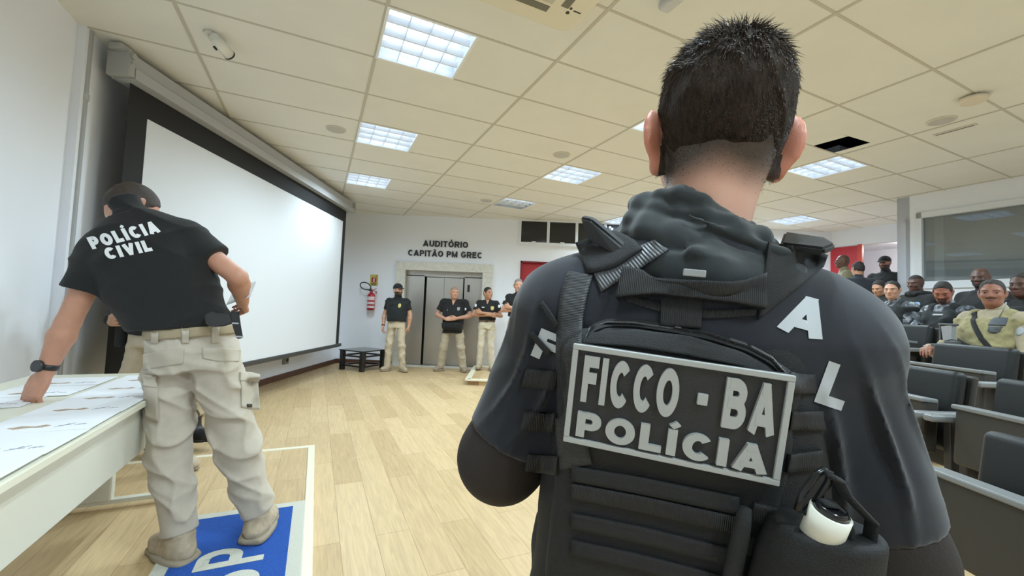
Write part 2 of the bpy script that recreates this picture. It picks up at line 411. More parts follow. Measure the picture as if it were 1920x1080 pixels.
# ---- laying things on a surface
class Skin:
    """one or more meshes of a person as a surface to lay patches, straps and lettering on (local space)"""
    def __init__(s, *objs):
        vs, fs, n = [], [], 0
        for o in objs:
            k = len(o.data.vertices); a = np.empty(k*3, np.float32); o.data.vertices.foreach_get('co', a); vs += [V(x) for x in a.reshape(-1, 3)]
            fs += [[i+n for i in p.vertices] for p in o.data.polygons]; n += k
        s.t = BVHTree.FromPolygons(vs, fs)
    def hit(s, o, d, far=2.):
        h = s.t.ray_cast(V(o), V(d), far)
        return h[0], h[1]
    def drape(s, name, fn, d, nu, nv, thick, mats, parent, lift=0., uvf=None, label=None, mi=None):
        """cloth strip: fn(u,v) gives the start of a ray along d; builds a thick sheet over what it meets"""
        bm = bmesh.new(); d = V(d).normalized(); A, B = [], []
        last = None
        for i in range(nu+1):
            ra, rb = [], []
            for j in range(nv+1):
                o = V(fn(i/nu, j/nv)); h, nn = s.hit(o, d)
                dist = (h-o).length if h else last
                if dist is None: dist = 1.
                last = dist
                ra.append(o+d*(dist-thick-lift)); rb.append(o+d*(dist+.004))
            A.append(ra); B.append(rb)
        def vv(X): return [[bm.verts.new(p) for p in r] for r in X]
        A, B = vv(A), vv(B)
        for i in range(nu):
            for j in range(nv):
                f = bm.faces.new((A[i][j], A[i+1][j], A[i+1][j+1], A[i][j+1])); f.smooth = True
                bm.faces.new((B[i][j], B[i][j+1], B[i+1][j+1], B[i+1][j]))
        for i in range(nu):
            for j in (0, nv): bm.faces.new((A[i][j], A[i+1][j], B[i+1][j], B[i][j]))
        for j in range(nv):
            for i in (0, nu): bm.faces.new((A[i][j], A[i][j+1], B[i][j+1], B[i][j]))
        bmesh.ops.recalc_face_normals(bm, faces=bm.faces)
        me = bpy.data.meshes.new(name); bm.to_mesh(me); bm.free()
        return link(name, me, mats, parent, False, label)
    def drape_px(s, name, fn, root, nu, nv, thick, mats, parent, lift=0., label=None, smooth=2, back=.004, reach=.12):
        """the same, with the strip's outline read off the photograph: fn(u,v) is a pixel of it"""
        inv = root.matrix_basis.inverted(); c0 = inv @ V((0, 0, CAM_H))
        H = np.zeros((nu+1, nv+1, 3)); N = np.zeros((nu+1, nv+1, 3)); Dm = np.full((nu+1, nv+1), np.nan); Dr = np.zeros((nu+1, nv+1, 3))
        for i in range(nu+1):
            for j in range(nv+1):
                d = (inv @ at(*fn(i/nu, j/nv), 1.) - c0).normalized(); h, nn = s.hit(c0, d, 20.); Dr[i, j] = d
                if h is None: nn = -d
                else: Dm[i, j] = (h-c0).length
                if nn.dot(d) > 0: nn = -nn
                N[i, j] = nn*.6-d*.4
        md = np.nanmedian(Dm) if np.isfinite(Dm).any() else .6
        bad = ~np.isfinite(Dm) | (np.abs(Dm-md) > reach); good = np.argwhere(~bad)
        for i, j in np.argwhere(bad):
            g = good[np.argmin(((good-[i, j])**2).sum(1))] if len(good) else None
            Dm[i, j] = Dm[g[0], g[1]] if g is not None else md
        H = np.array(c0)+Dr*Dm[..., None]
        for _ in range(smooth):
            for X in (H, N):
                Y = X.copy(); Y[1:-1] = X[1:-1]*.5+.25*(X[:-2]+X[2:]); Z = Y.copy(); Z[:, 1:-1] = Y[:, 1:-1]*.5+.25*(Y[:, :-2]+Y[:, 2:]); X[:] = Z
        N /= np.linalg.norm(N, axis=-1, keepdims=True)
        bm = bmesh.new()
        A = [[bm.verts.new(H[i, j]+N[i, j]*(thick+lift)) for j in range(nv+1)] for i in range(nu+1)]; B = [[bm.verts.new(H[i, j]-N[i, j]*back) for j in range(nv+1)] for i in range(nu+1)]
        for i in range(nu):
            for j in range(nv):
                bm.faces.new((A[i][j], A[i+1][j], A[i+1][j+1], A[i][j+1])).smooth = True; bm.faces.new((B[i][j], B[i][j+1], B[i+1][j+1], B[i+1][j]))
            for j in (0, nv): bm.faces.new((A[i][j], A[i+1][j], B[i+1][j], B[i][j]))
        for j in range(nv):
            for i in (0, nu): bm.faces.new((A[i][j], A[i][j+1], B[i][j+1], B[i][j]))
        bmesh.ops.recalc_face_normals(bm, faces=bm.faces)
        me = bpy.data.meshes.new(name); bm.to_mesh(me); bm.free()
        return link(name, me, mats, parent, False, label)
    def letter(s, name, me, mw, d, lift, mats, parent, edge=.012, label=None):
        """lettering laid on the surface: flat mesh placed by mw, moved along d to what it meets"""
        bm = bmesh.new(); bm.from_mesh(me); bmesh.ops.transform(bm, matrix=mw, verts=bm.verts)
        bmesh.ops.triangulate(bm, faces=bm.faces)
        for _ in range(4):
            es = [e for e in bm.edges if e.calc_length() > edge]
            if not es: break
            bmesh.ops.subdivide_edges(bm, edges=es, cuts=1, use_grid_fill=False)
            bmesh.ops.triangulate(bm, faces=bm.faces)
        d = V(d).normalized(); kill = []
        far = []
        for v in bm.verts:
            h, nn = s.hit(v.co, d)
            if h is None: kill.append(v)
            else: v.co = h-d*lift
        bmesh.ops.delete(bm, geom=kill, context='VERTS')
        me2 = bpy.data.meshes.new(name); bm.to_mesh(me2); bm.free()
        return link(name, me2, mats, parent, True, label)
# ------------------------------------------------------------------ setting materials
M_ceil = mat('ceiling_tile', (.76, .75, .70), .9, bump=.25, bscale=900, var=.02, vscale=3)
M_bar = mat('ceiling_bar', (.52, .49, .42), .6)
M_wall = mat('wall_paint', (.82, .845, .91), .75, bump=.05, bscale=300)
M_white = mat('white_paint', (.82, .83, .83), .45)
M_dark = mat('black_plastic', (.012, .012, .013), .45)
M_base = mat('brown_skirting', (.10, .045, .03), .4)
M_steel = mat('brushed_steel', (.46, .44, .41), .36, metal=.85, bump=.06, bscale=40, stretch=(40, 40, 1))
M_marble = mat('pale_stone', (.66, .64, .58), .5, var=.10, vscale=14)
M_red = mat('red_door_paint', (.42, .012, .022), .45)
M_alu = mat('white_aluminium', (.74, .78, .84), .4)
M_glassdark = mat('dark_glass', (.012, .013, .015), .12)

def wood_floor(name, planks=True):
    mt = bpy.data.materials.new(name); mt.use_nodes = True; nt = mt.node_tree; b = nt.nodes['Principled BSDF']
    tc = nt.nodes.new('ShaderNodeTexCoord'); mp = nt.nodes.new('ShaderNodeMapping')
    mp.inputs['Rotation'].default_value = (0, 0, -GA-pi/2)
    nt.links.new(tc.outputs['Object'], mp.inputs[0])
    br = nt.nodes.new('ShaderNodeTexBrick'); br.offset = .37; br.inputs['Scale'].default_value = 1
    br.inputs['Brick Width'].default_value = 1.2; br.inputs['Row Height'].default_value = .18; br.inputs['Mortar Size'].default_value = .0012
    br.inputs['Color1'].default_value = (.50, .355, .185, 1); br.inputs['Color2'].default_value = (.62, .46, .26, 1)
    br.inputs['Mortar'].default_value = (.33, .20, .10, 1)
    nt.links.new(mp.outputs[0], br.inputs['Vector'])
    m2 = nt.nodes.new('ShaderNodeMapping'); m2.inputs['Scale'].default_value = (1.8, 24, 1)
    nt.links.new(mp.outputs[0], m2.inputs[0])
    n = nt.nodes.new('ShaderNodeTexNoise'); n.inputs['Scale'].default_value = 2.2; n.inputs['Detail'].default_value = 7; n.inputs['Distortion'].default_value = 1.2
    nt.links.new(m2.outputs[0], n.inputs['Vector'])
    cr = nt.nodes.new('ShaderNodeValToRGB'); cr.color_ramp.elements[0].position = .32; cr.color_ramp.elements[1].position = .68
    cr.color_ramp.elements[0].color = (.86, .845, .83, 1); cr.color_ramp.elements[1].color = (1.07, 1.06, 1.04, 1)
    nt.links.new(n.outputs[0], cr.inputs[0])
    mx = nt.nodes.new('ShaderNodeMix'); mx.data_type = 'RGBA'; mx.blend_type = 'MULTIPLY'; mx.inputs[0].default_value = 1
    nt.links.new(br.outputs[0], mx.inputs[6]); nt.links.new(cr.outputs[0], mx.inputs[7]); nt.links.new(mx.outputs[2], b.inputs['Base Color'])
    b.inputs['Roughness'].default_value = .48; b.inputs['Specular IOR Level'].default_value = .35
    bp = nt.nodes.new('ShaderNodeBump'); bp.inputs['Strength'].default_value = .08; bp.inputs['Distance'].default_value = .003
    nt.links.new(n.outputs[0], bp.inputs['Height']); nt.links.new(bp.outputs[0], b.inputs['Normal'])
    return mt
M_floor = wood_floor('oak_plank_floor')
M_trim = mat('cream_edging', (.74, .68, .52), .4)

def struct(o): o['kind'] = 'structure'; return o

# ------------------------------------------------------------------ ceiling of half-open grid, with the openings for lamps and the missing tile
U0, V0, TU, TV = .29907, 3.31559, 1.25, .625
def CG(u, v, z=CEIL): return G(U0+u*TU, V0+v*TV, z)
LAMPS = [(0, -1), (0, 2), (0, 5), (2, -1), (2, 2), (2, 5), (4, -1), (4, 2), (4, 5), (6, 2), (0, -5), (2, -6), (4, -6), (6, -6), (0, -8), (2, -9), (4, -9)]
HOLES = set(LAMPS) | {(3.5, -2)}
mb = MB()
hu = -2.0
while hu < 12:
    for v in range(-12, 13):
        if (hu, v) in HOLES: continue
        mb.quad([CG(hu, v), CG(hu, v+1), CG(hu+.5, v+1), CG(hu+.5, v)])
    hu += .5
mb.quad([CG(3.5, -2), CG(3.5, -1.5), CG(4, -1.56), CG(4, -2)]); mb.quad([CG(3.5, -1.5), CG(3.5, -1), CG(3.59, -1), CG(3.62, -1.51)]); mb.quad([CG(3.91, -1.55), CG(3.90, -1), CG(4, -1), CG(4, -1.56)])
struct(mb.build('ceiling', M_ceil))
mb = MB()
for u in range(-2, 13):
    a, b = CG(u, -12), CG(u, 13); t = (b-a).normalized(); s_ = V((t.y, -t.x, 0))*.012
    mb.hexa([a-s_+V((0, 0, -.004)), a+s_+V((0, 0, -.004)), b+s_+V((0, 0, -.004)), b-s_+V((0, 0, -.004))], [a-s_, a+s_, b+s_, b-s_])
for v in range(-12, 13):
    a, b = CG(-2, v), CG(12, v); t = (b-a).normalized(); s_ = V((t.y, -t.x, 0))*.009
    mb.hexa([a-s_+V((0, 0, -.003)), a+s_+V((0, 0, -.003)), b+s_+V((0, 0, -.003)), b-s_+V((0, 0, -.003))], [a-s_, a+s_, b+s_, b-s_])
struct(mb.build('trim_1', M_bar))
# slab above, seen through the missing tile
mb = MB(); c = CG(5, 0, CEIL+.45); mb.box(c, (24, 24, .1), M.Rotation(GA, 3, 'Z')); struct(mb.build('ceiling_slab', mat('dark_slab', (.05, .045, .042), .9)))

# ------------------------------------------------------------------ lamps: recessed housing, four tubes, louvre
M_refl = mat('lamp_reflector', (.70, .77, .86), .3)
M_louv = mat('lamp_louvre', (.70, .77, .86), .3)
M_tube = mat('lamp_tube', (1, 1, 1), .5, emit=(.86, .93, 1), es=4.0)
M_tube_off = mat('lamp_tube_unlit', (.8, .78, .74), .4)
RZ = M.Rotation(GA, 3, 'Z')
def lamp_light(o, lit=(1, 1, 1, 1), dim=1.):
    # the light the louvre throws down into the room
    for k, y in enumerate((-.225, -.075, .075, .225)):
        if not lit[k]: continue
        ld = bpy.data.lights.new('tube_light', 'SPOT'); ld.energy = TUBE*dim; ld.color = (.74, .93, 1.04); ld.spot_size = R(168); ld.spot_blend = .8; ld.shadow_soft_size = 0
        l = bpy.data.objects.new('tube_light', ld); COL.objects.link(l); l.location = ((-.15, .15, -.15, .15)[k], y*.7, -.02); l.parent = o
def make_lamp(u, v, label, lit=(1, 1, 1, 1), pr=None):
    c = CG(u+.25, v+.5)
    o = empty('ceiling_lamp', c, (0, 0, GA), label, 'ceiling lamp', 'recessed ceiling lamps')
    if pr and lit == (1, 1, 1, 1):
        for ch in pr.children:
            d = ch.copy(); COL.objects.link(d); d.parent = o
        lamp_light(o, dim=.4 if (u, v) == (0, 5) else .8 if (u, v) == (0, 2) else 1.)
        return o
    h = MB(); w_ = .3085
    for x in (-1, 1):
        h.box((x*w_, 0, .055), (.006, .62, .12)); h.box((0, x*w_, .055), (.62, .006, .12))
    h.box((0, 0, .115), (.62, .62, .006))
    h.build('housing', M_refl, o)
    f = MB()
    for x in (-1, 1):
        f.box((x*.304, 0, -.004), (.018, .625, .008)); f.box((0, x*.304, -.004), (.59, .018, .008))
    f.build('frame', M_white, o)
    l = MB()
    for x in (-.15, 0, .15): l.box((x, 0, .022), (.004, .59, .036))
    for y in (-.15, 0, .15): l.hexa([(-.295, y-.005, .004), (.295, y-.005, .004), (.295, y+.005, .004), (-.295, y+.005, .004)], [(-.295, y-.022, .042), (.295, y-.022, .042), (.295, y+.022, .042), (-.295, y+.022, .042)])
    l.build('louvre', M_louv, o)
    for k, y in enumerate((-.225, -.075, .075, .225)):
        t = MB(); t.cyl((-.285, y, .066), (.285, y, .066), .013, n=12)
        t.build('tube', M_tube if lit[k] else M_tube_off, o)
    lamp_light(o, lit)
    return o
LBL = {(0, -1): 'large bright square ceiling lamp nearest the camera, left of the cropped head', (0, 2): 'square louvred lamp second in the line above the projection screen',
       (0, 5): 'smallest lit lamp at the far end of the line beside the projection screen', (2, -1): 'lit lamp in the ceiling hidden mostly behind the large head',
       (2, 2): 'bluish square lamp in the middle of the ceiling, left of the ear', (2, 5): 'half-lit lamp with only its near tube on, above the lettered wall',
       (4, -1): 'glaring lamp beside the missing dark tile, right of the ear', (6, 2): 'small bluish lamp above the right shoulder flap, far side',
       (4, 2): 'lit lamp hidden behind the neck of the nearest person', (4, 5): 'far lamp behind the hood near the upper windows', (6, -1): 'ceiling lamp close to the booth wall'}
lp = None
for (u, v) in LAMPS:
    lb = LBL.get((u, v), 'ceiling lamp behind the viewpoint, outside the picture')
    o = make_lamp(u, v, lb, (1, 0, 0, 0) if (u, v) == (2, 5) else (1, 1, 1, 1), lp)
    if lp is None: lp = o

# ------------------------------------------------------------------ floor, walls
mb = MB(); mb.box((2, 2, -.05), (24, 26, .1)); struct(mb.build('floor', M_floor))
def wall(name, pts, z0, z1, th, m_, out):
    """vertical slab along a list of plan points, thickened to the side `out`"""
    mb = MB()
    for a, b in zip(pts, pts[1:]):
        a, b = V(a), V(b); a.z = b.z = 0
        n = V(((b-a).y, -(b-a).x, 0)).normalized()*th*out
        mb.hexa([a+V((0, 0, z0)), b+V((0, 0, z0)), b+n+V((0, 0, z0)), a+n+V((0, 0, z0))], [a+V((0, 0, z1)), b+V((0, 0, z1)), b+n+V((0, 0, z1)), a+n+V((0, 0, z1))])
    return struct(mb.build(name, m_))
FY = 8.76
L0 = G(-1.65, -4); L1 = G(-1.65, 3.93); L2 = G(-1.60, 3.95); L3 = G(-1.60, 5.3)
cor = V((-3.6, FY, 0)); 
L3 = V((-3.6, 0, 0)); t_ = (-3.6+1.60*cos(GA))/(-sin(GA)); L3 = G(-1.60, t_)
wall('wall_left', [L0, L1], 0, CEIL+.1, .2, M_wall, -1)
wall('wall_screen', [G(-1.60, 3.93), L3, cor+V((0, .1, 0))], 0, CEIL+.1, .2, M_wall, -1)
# far wall with openings for the lift and the red door
mb = MB()
def fw_box(x0, x1, z0, z1): mb.box(((x0+x1)/2, FY+.12, (z0+z1)/2), (x1-x0, .24, z1-z0))
EX0, EX1, EZ = -2.24, -.62, 1.99
fw_box(-3.8, EX0, 0, CEIL); fw_box(EX0, EX1, EZ, CEIL); fw_box(EX1, .16, 0, CEIL); fw_box(.16, 1.12, 2.27, CEIL); fw_box(1.12, 6.8, 0, CEIL)
struct(mb.build('wall_far', M_wall))
mb = MB(); mb.box((-3.0, FY-.008, .045), (1.25, .016, .09)); mb.box((.0, FY-.008, .045), (.3, .016, .09)); struct(mb.build('baseboard_far', M_base))
a, b = L3, cor; mb = MB(); n = V((1, 0, 0))
mb.box(((a.x+b.x)/2+.009, (a.y+b.y)/2, .045), (.016, (b-a).length, .09)); struct(mb.build('baseboard_left', M_base))
# side wall with the booth window, and the recess past it
def gwall(mb, gx0, gx1, gy0, gy1, z0, z1):
    p = [(gx0, gy0), (gx1, gy0), (gx1, gy1), (gx0, gy1)]
    mb.hexa([G(x, y, z0) for x, y in p], [G(x, y, z1) for x, y in p])
WX = 7.87; WY0, WY1, WZ0, WZ1 = -.3, 3.0, 1.86, 2.82
mb = MB(); gwall(mb, WX, WX+.2, -5, 3.23, 0, WZ0); gwall(mb, WX, WX+.2, -5, 3.23, WZ1, CEIL); gwall(mb, WX, WX+.2, WY1, 3.23, WZ0, WZ1); gwall(mb, WX, WX+.2, -5, WY0, WZ0, WZ1)
gwall(mb, WX, 9.95, 3.08, 3.23, 0, CEIL)
struct(mb.build('wall_right', M_wall))
BX = 9.78
mb = MB(); gwall(mb, BX, BX+.15, 3.2, 6.0, 2.82, CEIL); gwall(mb, BX, BX+.15, 5.7, 6.0, 0, CEIL); struct(mb.build('wall_bulkhead', M_wall))
mb = MB(); gwall(mb, BX+1.9, BX+2.0, 2.5, 6.2, 0, 3.2); gwall(mb, BX, BX+2, 6.0, 6.1, 0, 3.2); gwall(mb, BX, BX+2, 2.4, 2.5, 0, 3.2); gwall(mb, BX+.1, BX+2, 2.4, 6.1, 2.95, 3.0); struct(mb.build('wall_corridor', M_wall))
# booth behind the window
M_booth = mat('booth_grey', (.60, .64, .67), .8)
mb = MB(); gwall(mb, WX+.75, WX+.85, -.8, 3.1, .9, 3.1); gwall(mb, WX+.2, WX+1.7, -.8, -.7, .9, 3.1); gwall(mb, WX+.2, WX+1.7, -.8, 3.1, 3.0, 3.1); gwall(mb, WX+.2, WX+1.7, -.8, 3.1, .9, 1.0); gwall(mb, WX+.2, WX+1.7, 3.04, 3.08, 1, 3.1)
gwall(mb, WX+.25, WX+.30, 2.80, 2.9, 1.0, 3.0)
struct(mb.build('wall_booth', M_booth))
# window_2: frame, pane
wn = struct(empty('window_2', G(WX, 1.4, WZ0)))
mb = MB()
def loc(o, ps): return [p-o.location for p in ps]
def gbox(mb, o, gx0, gx1, gy0, gy1, z0, z1, mi=0):
    p = [(gx0, gy0), (gx1, gy0), (gx1, gy1), (gx0, gy1)]
    mb.hexa(loc(o, [G(x, y, z0) for x, y in p]), loc(o, [G(x, y, z1) for x, y in p]), mi)
gbox(mb, wn, WX-.03, WX+.1, WY1-.06, WY1+.02, WZ0-.06, WZ1+.06); gbox(mb, wn, WX-.03, WX+.1, WY0, WY1, WZ0-.08, WZ0+.02); gbox(mb, wn, WX-.03, WX+.1, WY0, WY1, WZ1-.02, WZ1+.06)
mb.build('frame', M_alu, wn)
mb = MB(); gbox(mb, wn, WX+.03, WX+.038, WY0, WY1-.05, WZ0, WZ1)
mg = bpy.data.materials.new('window_glass'); mg.use_nodes = True; nt = mg.node_tree; nt.nodes.remove(nt.nodes['Principled BSDF'])
mxs = nt.nodes.new('ShaderNodeMixShader'); tp = nt.nodes.new('ShaderNodeBsdfTransparent'); gl = nt.nodes.new('ShaderNodeBsdfGlossy'); lw = nt.nodes.new('ShaderNodeFresnel')
lw.inputs[0].default_value = 1.9; gl.inputs['Roughness'].default_value = 0; gl.inputs['Color'].default_value = (.9, .95, 1, 1); tp.inputs[0].default_value = (.80, .83, .82, 1)
nt.links.new(lw.outputs[0], mxs.inputs[0]); nt.links.new(tp.outputs[0], mxs.inputs[1]); nt.links.new(gl.outputs[0], mxs.inputs[2])
mx2 = nt.nodes.new('ShaderNodeMixShader'); df = nt.nodes.new('ShaderNodeBsdfDiffuse'); df.inputs[0].default_value = (.62, .66, .68, 1); mx2.inputs[0].default_value = .16  # grey diffuse haze mixed into the pane, brightens the view into the booth
nt.links.new(mxs.outputs[0], mx2.inputs[1]); nt.links.new(df.outputs[0], mx2.inputs[2]); nt.links.new(mx2.outputs[0], nt.nodes['Material Output'].inputs[0])
mb.build('pane', mg, wn)
# walls behind the viewpoint
wall('wall_back', [G(-1.8, -4), G(9, -4.5)], 0, CEIL+.1, .2, M_wall, 1)

# ------------------------------------------------------------------ lift in the far wall
lift = struct(empty('door_1', ((EX0+EX1)/2, FY, 0)))
cx = (EX0+EX1)/2
mb = MB()
mb.box((EX0-cx-.09, -.03, EZ/2), (.19, .10, EZ), bev=.006); mb.box((EX1-cx+.105, -.03, EZ/2), (.22, .10, EZ), bev=.006); mb.box((.008, -.03, EZ+.09), (EX1-EX0+.41, .10, .18), bev=.006)
mb.box((0, -.06, .01), (EX1-EX0+.4, .16, .02))
mb.build('stone_surround', M_marble, lift)
mb = MB(); mb.box((0, .10, EZ-.055), (1.62, .02, .11)); mb.box((-.62, .10, .95), (.38, .02, 1.9)); mb.box((.62, .10, .95), (.40, .02, 1.9)); mb.box((-.81, .07, 1), (.012, .12, 2)); mb.box((.81, .07, 1), (.012, .12, 2))
mb.build('steel_front', M_steel, lift)
mb = MB(); mb.box((0, .30, 1.0), (1.7, .02, 2.1)); mb.box((0, .2, 2.03), (1.7, .2, .02)); mb.build('dark_backing', M_dark, lift)  # dark backing added behind the leaves, blocks world light at the gaps
for x, w_ in ((-.20, .375), (.19, .40)):
    mb = MB(); mb.box((x, .125, .94), (w_, .02, 1.86), bev=.003); mb.build('door_leaf', M_steel, lift)
mb = MB(); mb.box((.51, .085, 1.66), (.05, .012, .15)); mb.box((.50, .085, 1.05), (.06, .012, .025)); p_ = mb.build('indicator_panel', M_dark, lift)
# red door
rd = struct(empty('door_2', (.64, FY, 0)))
mb = MB(); mb.box((0, .10, 1.13), (.9, .05, 2.24)); mb.build('door_leaf', M_red, rd)
mb = MB(); mb.box((-.465, .03, 1.14), (.03, .1, 2.28)); mb.box((.465, .03, 1.14), (.03, .1, 2.28)); mb.box((0, .03, 2.262), (.96, .1, .03)); mb.build('frame', mat('dark_red_frame', (.2, .01, .015), .5), rd)
# upper windows
wn1 = struct(empty('window_1', (1.3, FY, 2.62)))
mb = MB(); x0, x1 = -1.21, 1.25
mb.box((.02, -.01, .03), (x1-x0, .06, .06)); mb.box((.02, -.01, .52), (x1-x0, .06, .03))
for k in range(5): mb.box((x0+.03+k*.60, -.008, .275), (.055, .05, .47))
mb.build('frame', M_alu, wn1)
for k in range(4):
    mb = MB(); mb.box((x0+.33+k*.60, -.002, .28), (.54, .012, .48)); pn = mb.build('pane', M_glassdark, wn1)
    mb = MB(); mb.box((x0+.33+k*.60, -.045, .065), (.09, .02, .025), bev=.006); mb.build('catch', M_alu, wn1)
def atz(px, py, z):
    d = fw + rt*((px-960)/FPX) + up*((540-py)/FPX)
    return V((0, 0, CAM_H)) + d*((z-CAM_H)/d.z)
# ------------------------------------------------------------------ projection screen
M_grey = mat('casing_grey', (.42, .43, .44), .45)
M_sblk = mat('screen_black', (.012, .012, .013), .8)
M_scr = mat('screen_white', (.68, .70, .735), .9, spec=.2)
SX = -2.98
ps = empty('projection_screen', (SX, 5.32, .45), label='large white projection screen with black border and long grey casing', cat='screen')
mb = MB(); pf = [(.035, 2.45), (.035, 2.53), (-.0, 2.555), (.0, 2.645), (-.15, 2.645), (-.15, 2.45)]
mb.hexa([(x, -2.2, z) for x, z in pf], [(x, 2.28, z) for x, z in pf]); mb.build('casing', M_grey, ps)
mb = MB(); mb.box((-.06, -2.225, 2.55), (.19, .05, .19), bev=.012); pass
mb.cyl((.06, -2.24, 2.60), (.035, -2.24, 2.60), .02); mb.cyl((.06, -2.24, 2.55), (.035, -2.24, 2.55), .012); mb.box((-.06, -2.24, 2.66), (.1, .1, .05), bev=.01)
M_brk = mat('bracket_grey', (.40, .40, .39), .45); mb.build('end_bracket', M_brk, ps)
mb = MB(); mb.box((-.06, 2.30, 2.55), (.2, .05, .2), bev=.012); mb.build('end_bracket', M_brk, ps)
mb = MB(); mb.box((-.06, 0, 1.27), (.003, 4.28, 2.40)); mb.build('border_fabric', M_sblk, ps)
mb = MB(); mb.box((-.0565, .02, 1.16), (.003, 3.98, 2.16)); mb.build('white_fabric', M_scr, ps)
mb = MB(); mb.box((-.06, .03, .05), (.035, 4.42, .06), bev=.012); mb.build('bottom_bar', mat('bar_grey', (.05, .05, .05), .4), ps)
ck = empty('cable_conduit', G(-1.595, 3.985), (0, 0, GA), 'thin grey cable conduit running up the corner left of the screen', 'conduit')
mb = MB(); mb.box((.0, 0, CEIL/2), (.022, .03, CEIL), bev=.004); mb.build('channel', mat('conduit_grey', (.42, .43, .44), .5), ck)
mb = MB(); mb.box((.0, 0, 2.66), (.034, .042, .05), bev=.004); mb.box((0, 0, 1.2), (.034, .042, .05), bev=.004); mb.build('coupling', mat('coupling_grey', (.5, .5, .5), .5), ck)
o = empty('wall_socket_box', (-3.585, 6.75, .30), label='small grey socket box on the wall under the screen', cat='socket')
mb = MB(); mb.box((0, 0, 0), (.06, .13, .13), bev=.008); mb.build('housing', mat('socket_grey', (.3, .3, .3), .5), o)
mb = MB(); mb.cyl((.03, .0, 0), (.036, 0, 0), .03); mb.build('outlet', M_dark, o)

# ------------------------------------------------------------------ things on the ceiling
cc = at(412, 82, 2.93); 
o = empty('security_camera', atz(395, 62, CEIL), label='white bullet security camera under the ceiling left of the bright lamp', cat='camera')
L_ = o.location; e1 = atz(404, 74, CEIL-.06)-L_; e2 = atz(431, 104, CEIL-.09)-L_
mb = MB(); mb.cyl((0, 0, 0), (0, 0, -.02), .045, .04); mb.tube([(0, 0, -.01), (0, .01, -.04), e1], .016); mb.build('bracket', mat('camera_beige', (.68, .65, .58), .5), o)
mb = MB(); d_ = (e2-e1); mb.cyl(e1-d_*.15, e1+d_*.92, .034, .04); mb.build('body', mat('camera_white', (.74, .74, .70), .35), o, label=None)
mb = MB(); mb.cyl(e1+d_*.92, e2, .041, .041); mb.cyl(e2, e2+d_*.06, .022); mb.build('lens_hood', M_dark, o)
mb = MB(); q = d_.to_track_quat('X', 'Z').to_matrix(); mb.box(e1+d_*.4+V((-.028, -.02, -.03)), (.03, .012, .012), q); mb.build('cable_plug', M_dark, o)
M_spk = mat('grille_grey', (.50, .49, .46), .7, bump=.4, bscale=900)
M_ring = mat('ring_beige', (.64, .60, .52), .6)
for (px, py, lb) in ((630, 242, 'round grey speaker grille in the ceiling beside the screen casing'), (1053, 290, 'round speaker grille in the ceiling left of the ear'),
                     (912, 376, 'small round speaker grille beside the half-lit lamp'), (1765, 226, 'flat round speaker grille in the ceiling right of the large head')):
    p_ = atz(px, py, CEIL)
    o = empty('ceiling_speaker', p_, label=lb, cat='speaker', group='round ceiling speakers')
    mb = MB(); mb.lathe([((0, 0, 0), .105), ((0, 0, -.008), .103), ((0, 0, -.01), .09)], M.Identity(3), 32); mb.build('ring', M_ring, o)
    mb = MB(); mb.cyl((0, 0, -.009), (0, 0, -.012), .088, n=32); mb.build('grille', M_spk, o)
o = empty('smoke_detector', atz(1825, 180, CEIL), label='round beige smoke detector standing proud of the ceiling at upper right', cat='detector')
mb = MB(); mb.lathe([((0, 0, 0), .055), ((0, 0, -.02), .055)], M.Identity(3), 28); mb.build('base', M_ring, o)
mb = MB(); mb.lathe([((0, 0, -.02), .088), ((0, 0, -.035), .09), ((0, 0, -.055), .075)], M.Identity(3), 28); mb.build('head', mat('detector_beige', (.70, .62, .5), .5), o)
o = empty('slot_vent', atz(1790, 243, CEIL), (0, 0, GA+pi/2), 'narrow slot vent in the ceiling beside the flat round speaker', 'vent')
mb = MB(); mb.box((0, 0, -.004), (.3, .06, .008), bev=.003); mb.build('frame', M_ring, o)
mb = MB(); mb.box((0, 0, -.0085), (.27, .014, .002)); mb.build('slot', M_dark, o)
o = empty('emergency_light', CG(1.21, -2.72), (0, 0, GA+pi/2), 'grey bar-shaped fitting on the ceiling at the top edge above the head', 'fitting')
mb = MB(); mb.box((0, 0, -.03), (.52, .085, .06), bev=.02, seg=4); mb.build('housing', mat('fitting_grey', (.52, .52, .53), .4), o)
mb = MB(); mb.box((-.05, 0, -.062), (.36, .05, .008), bev=.003); mb.build('diffuser', mat('fitting_lens', (.6, .6, .62), .3), o)
ac = empty('air_conditioner', CG(.50, -2.42, CEIL-.006), (0, 0, GA), 'cream cassette air conditioner panel at the top edge of the ceiling', 'air conditioner')
M_ac = mat('conditioner_cream', (.72, .67, .54), .4)
mb = MB(); g = bmesh.ops.create_cube(mb.bm, size=1)['verts']; bmesh.ops.transform(mb.bm, matrix=M.Translation((0, 0, -.03)) @ M.Diagonal((.98, 1.0, .06, 1)), verts=g)
es = [e for e in mb.bm.edges if abs((e.verts[0].co-e.verts[1].co).z) > .03]; bmesh.ops.bevel(mb.bm, geom=es, offset=.1, segments=8, affect='EDGES', profile=.5)
es = [e for e in mb.bm.edges if all(v.co.z < -.05 for v in e.verts)]; bmesh.ops.bevel(mb.bm, geom=es, offset=.012, segments=3, affect='EDGES', profile=.5)
mb.build('panel', M_ac, ac)
mb = MB(); mb.box((-.06, 0, -.0625), (.62, .62, .006), bev=.002)
for k in range(12): mb.box((-.06, -.28+k*.05, -.066), (.58, .006, .004))
mb.build('intake_grille', mat('conditioner_grille', (.52, .50, .40), .5), ac)
mb = MB()
for y in (-.395, .36): mb.box((-.06, y, -.0605), (.62, .05, .004))
for x in (-.44, .33): mb.box((x, 0, -.0605), (.05, .6, .004))
mb.build('air_slot', mat('slot_olive', (.16, .15, .11), .6), ac)
